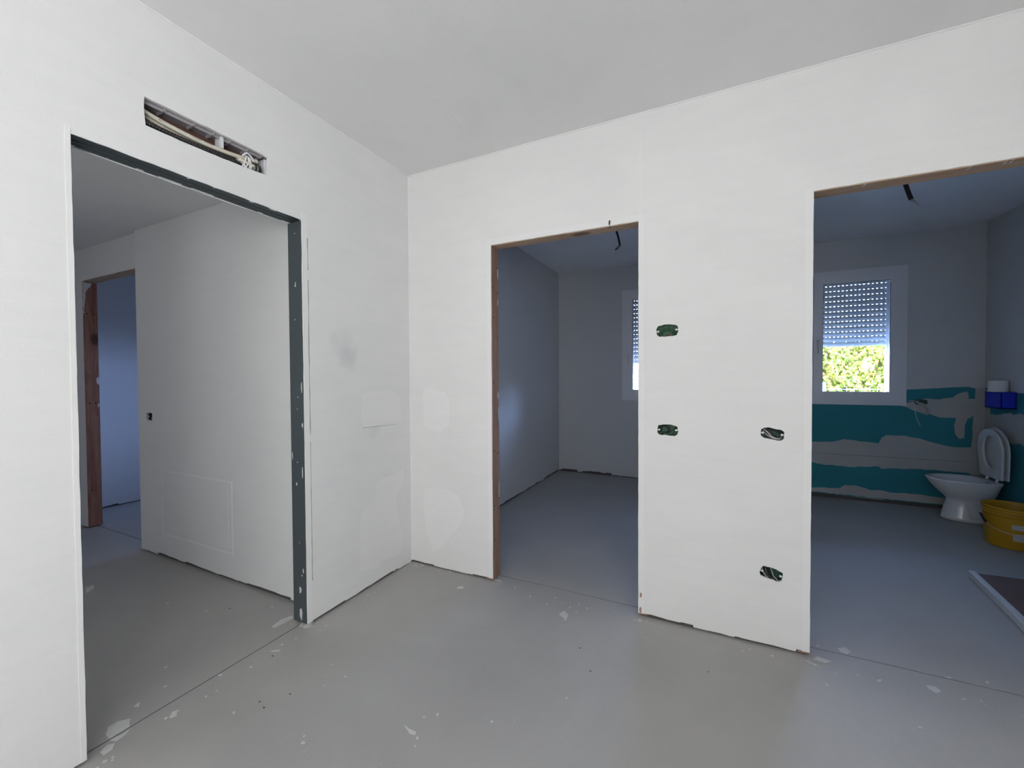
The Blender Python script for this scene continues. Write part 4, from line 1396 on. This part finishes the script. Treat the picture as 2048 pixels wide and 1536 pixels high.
for sgn, nm in ((1, 'lower'), (0, 'upper')):
    bm = bmesh.new()
    aa, ab = a0 + (0.10 if sgn else 0.05) - 0.45 + 0.35, a0 + 0.95
    z0, z1 = ((0.07, 0.115), (0.15, 0.185))[0 if sgn else 1]
    ri = []
    for rr_, zz in ((0.1405 + 0.0476 * z0 + 0.0006, z0), (0.1405 + 0.0476 * z1 + 0.0006, z1)):
        ri.append([(bx + rr_ * math.cos(aa + (ab - aa) * k / 16), by + rr_ * math.sin(aa + (ab - aa) * k / 16), zz) for k in range(17)])
    va = [bm.verts.new(p) for p in ri[0]]
    vb = [bm.verts.new(p) for p in ri[1]]
    for k in range(16):
        bm.faces.new([va[k], va[k + 1], vb[k + 1], vb[k]])
    lo = obj('label', bm, 'label', bk)
    sm = lo.modifiers.new('thick', 'SOLIDIFY')
    sm.thickness = 0.0008

# blue wall box and roll
wb = empty('blue_box', (XR, 2.66, 0.97), 'deep blue plastic box fixed to the bathroom wall above the toilet', 'box')
bm = bmesh.new()
yn, yf = 2.545, 2.768
box(bm, (XR - 0.089, yn, 0.970), (XR - 0.001, yf, 0.977), 0)
box(bm, (XR - 0.089, yn, 0.970), (XR - 0.085, yf, 1.104), 0)
box(bm, (XR - 0.089, yn, 0.970), (XR - 0.001, yn + 0.004, 1.104), 0)
box(bm, (XR - 0.089, yf - 0.004, 0.970), (XR - 0.001, yf, 1.104), 0)
box(bm, (XR - 0.005, yn, 0.970), (XR - 0.001, yf, 1.104), 0)
obj('shell', bm, 'blue', wb)
bm = bmesh.new()
box(bm, (XR - 0.091, yn - 0.002, 1.098), (XR - 0.001, yf + 0.002, 1.105), 0, 0.001)
obj('lid', bm, 'blue', wb)
cx, cy = XR - 0.060, 2.655
rl = empty('paper_roll', (cx, cy, 1.105), 'off white paper roll standing on the blue box', 'paper roll')
bm = bmesh.new()
rg = lambda r, z: [(cx + r * math.cos(2 * PI * k / 32), cy + r * math.sin(2 * PI * k / 32), z) for k in range(32)]
loft(bm, [rg(0.021, 1.1065), rg(0.056, 1.1065), rg(0.058, 1.110), rg(0.058, 1.196), rg(0.056, 1.199), rg(0.021, 1.199), rg(0.021, 1.1065)], cap0=False, cap1=False)
obj('paper', bm, 'paper', rl, smooth=False)
bm = bmesh.new()
loft(bm, [rg(0.0205, 1.107), rg(0.0205, 1.198), rg(0.019, 1.198), rg(0.019, 1.107), rg(0.0205, 1.107)], cap0=False, cap1=False)
obj('core', bm, 'card', rl, smooth=True)

# wiring box on the bathroom back wall with loose ends
eb = empty('electrical_box', (3.59, YB, 0.99), 'dark wiring box with trailing pale wires under the bathroom window corner', 'electrical box')
bm = bmesh.new()
ol = boxhole(3.595, 0.993, 0.10, 0.048, 0.0, 12)
prism(bm, ol, [[(3.595 + (x - 3.595) * 0.9, 0.993 + (z - 0.993) * 0.88) for x, z in ol]], (0, YB, 0), X, Z, (0, -1, 0), 0.010, 0, 0.009)
prism(bm, ol, [], (0, YB, 0), X, Z, (0, -1, 0), 0.004, 0, 0.0035)
obj('housing', bm, 'boxdark', eb)
for pts, rad, mt in (([(3.58, YB - 0.006, 1.005), (3.545, YB - 0.03, 0.985), (3.50, YB - 0.035, 0.962), (3.462, YB - 0.03, 0.955)], 0.0025, 'pvc'),
                     ([(3.575, YB - 0.006, 0.995), (3.53, YB - 0.035, 1.006), (3.50, YB - 0.04, 1.004)], 0.0025, 'pvc'),
                     ([(3.545, YB - 0.03, 0.985), (3.548, YB - 0.03, 0.92), (3.562, YB - 0.025, 0.845), (3.592, YB - 0.02, 0.765)], 0.0022, 'pvc')):
    bm = bmesh.new()
    tube(bm, pts, rad, 6)
    obj('wire', bm, mt, eb, smooth=True)
bm = bmesh.new()
tube(bm, [(3.575, YB - 0.006, 0.985), (3.60, YB - 0.035, 0.975), (3.635, YB - 0.04, 0.945), (3.645, YB - 0.03, 0.905), (3.635, YB - 0.02, 0.875)], 0.010, 10, ribs=0.12)
obj('conduit', bm, 'greycable', eb)

# brown-faced board lying on the bathroom floor, pale edge strip along one side
pb = empty('board', (3.6, 0.85, 0), 'brown faced board with pale edge lying on the bathroom floor', 'board')
bm = bmesh.new()
prism(bm, [(3.290, 1.290), (3.98, 1.34), (3.98, 0.20), (3.17, 0.20), (3.245, 0.80)], [], (0, 0, 0), X, Y, Z, 0.034, 0, 0.036)
obj('panel', bm, 'brownface', pb)
bm = bmesh.new()
prism(bm, [(3.262, 1.302), (3.296, 1.302), (3.250, 0.80), (3.180, 0.20), (3.140, 0.20), (3.216, 0.80)], [], (0, 0, 0), X, Y, Z, 0.044, 0, 0.046)
o = obj('edge_strip', bm, 'whiteedge', pb)
mdf = o.modifiers.new('soften', 'BEVEL')
mdf.width = 0.006
mdf.segments = 3

# ------------------------------------------------------------------ outdoors
slab('ground', (-14, 3.25, -0.40), (18, 16, -0.30), 'render', 'pale paved ground outside the windows')['category'] = 'ground'
slab('ground_front', (-6, -9, -0.40), (12, 3.24, -0.30), 'render', 'pale paving outside the large window')['category'] = 'ground'
bm = bmesh.new()
box(bm, (-4.5, -6.3, -0.3), (5.4, -6.1, 3.2))
box(bm, (5.2, -6.1, -0.3), (5.4, 0.5, 3.2))
box(bm, (4.3, 0.3, -0.3), (5.2, 0.5, 3.2))
box(bm, (-4.5, -6.1, -0.3), (-4.3, -2.9, 3.2))
box(bm, (-4.3, -3.1, -0.3), (-4.0, -2.9, 3.2))
nb = struct('wall_sky_blocker', bm, ['render'], 'pale rendered wall added behind the viewer to block sky light')  # unseen walls added to keep blue sky light out of the rear windows
nb2 = slab('roof_sky_blocker', (-4.5, -6.3, 3.2), (5.4, 3.4, 3.3), 'render', 'flat roof over the house, with added cover behind the viewer to block sky light')  # carried past the house as an added cover against sky light
nb2['category'] = 'roof'
nb['category'] = 'wall'

# hedge: thousands of small folded leaves on stems
hd = empty('hedge', (3.5, 7.9, -0.3), 'tall sunlit leafy hedge outside the windows', 'hedge')
rnd = random.Random(3)
bm = bmesh.new()
HX0, HX1 = 0.6, 7.2
gapc = (4.43, 1.38)           # opening in the foliage where bright sky shows
nleaf = 26000
for i in range(nleaf):
    x = rnd.uniform(2.9, 5.6) if i % 4 else rnd.uniform(HX0, HX1)
    z = rnd.uniform(-0.25, 1.86)
    y = 7.6 + rnd.gauss(0, 0.22) + 0.25 * math.sin(x * 2.3) * math.cos(z * 1.9)
    dxg, dzg = (x - gapc[0]) / 0.15, (z - gapc[1]) / 0.085
    if dxg * dxg + dzg * dzg < 1.0 + 0.35 * math.sin(5 * math.atan2(dzg, dxg)):
        continue
    s = rnd.uniform(0.028, 0.06)
    n = Vector((rnd.gauss(0, 0.6), -0.8 + rnd.gauss(0, 0.4), rnd.gauss(0.3, 0.5))).normalized()
    t = Vector((rnd.gauss(0, 1), rnd.gauss(0, 1), rnd.gauss(-0.5, 1)))
    t = (t - n * t.dot(n)).normalized()
    b2 = n.cross(t)
    c = Vector((x, y, z))
    v = [c - t * s, c - t * s * 0.2 + b2 * s * 0.5 + n * s * 0.15, c + t * s * 0.4 + b2 * s * 0.38 + n * s * 0.1, c + t * s,
         c + t * s * 0.4 - b2 * s * 0.38 + n * s * 0.1, c - t * s * 0.2 - b2 * s * 0.5 + n * s * 0.15]
    vv = [bm.verts.new(p) for p in v]
    bm.faces.new([vv[0], vv[1], vv[2], vv[3]])
    bm.faces.new([vv[0], vv[3], vv[4], vv[5]])
me = bpy.data.meshes.new('foliage')
bm.to_mesh(me)
bm.free()
me.materials.append(M['leaf'])
fo = bpy.data.objects.new('foliage', me)
COL.objects.link(fo)
fo.parent = hd
fo.matrix_parent_inverse = Matrix.Translation(-hd.location)
bm = bmesh.new()
for i in range(26):
    x = HX0 + (HX1 - HX0) * (i + rnd.uniform(0.2, 0.8)) / 26
    if abs(x - gapc[0]) < 0.20:
        continue
    tube(bm, [(x, 7.7, -0.3), (x + rnd.uniform(-0.1, 0.1), 7.7, 1.0), (x + rnd.uniform(-0.2, 0.2), 7.7, 1.45), (x + rnd.uniform(-0.25, 0.25), 7.7, 1.75)], (0.022, 0.008), 6)
obj('stems', bm, 'trunk', hd)

# welded wire fence in front of the hedge
fn = empty('wire_fence', (3.5, 6.3, -0.3), 'pale wire mesh fence in front of the hedge', 'fence')
bm = bmesh.new()
for k in range(12):
    z = -0.2 + k * 0.11
    box(bm, (1.0, 6.298, z - 0.003), (6.5, 6.303, z + 0.003))
x = 1.0
while x < 6.5:
    box(bm, (x - 0.0025, 6.303, -0.2), (x + 0.0025, 6.307, 1.06))
    x += 0.10
obj('mesh_panel', bm, 'fence', fn)
for x in (1.55, 3.50, 5.45):
    bm = bmesh.new()
    box(bm, (x - 0.022, 6.28, -0.3), (x + 0.022, 6.32, 1.12), 0, 0.003)
    obj('post', bm, 'fence', fn)
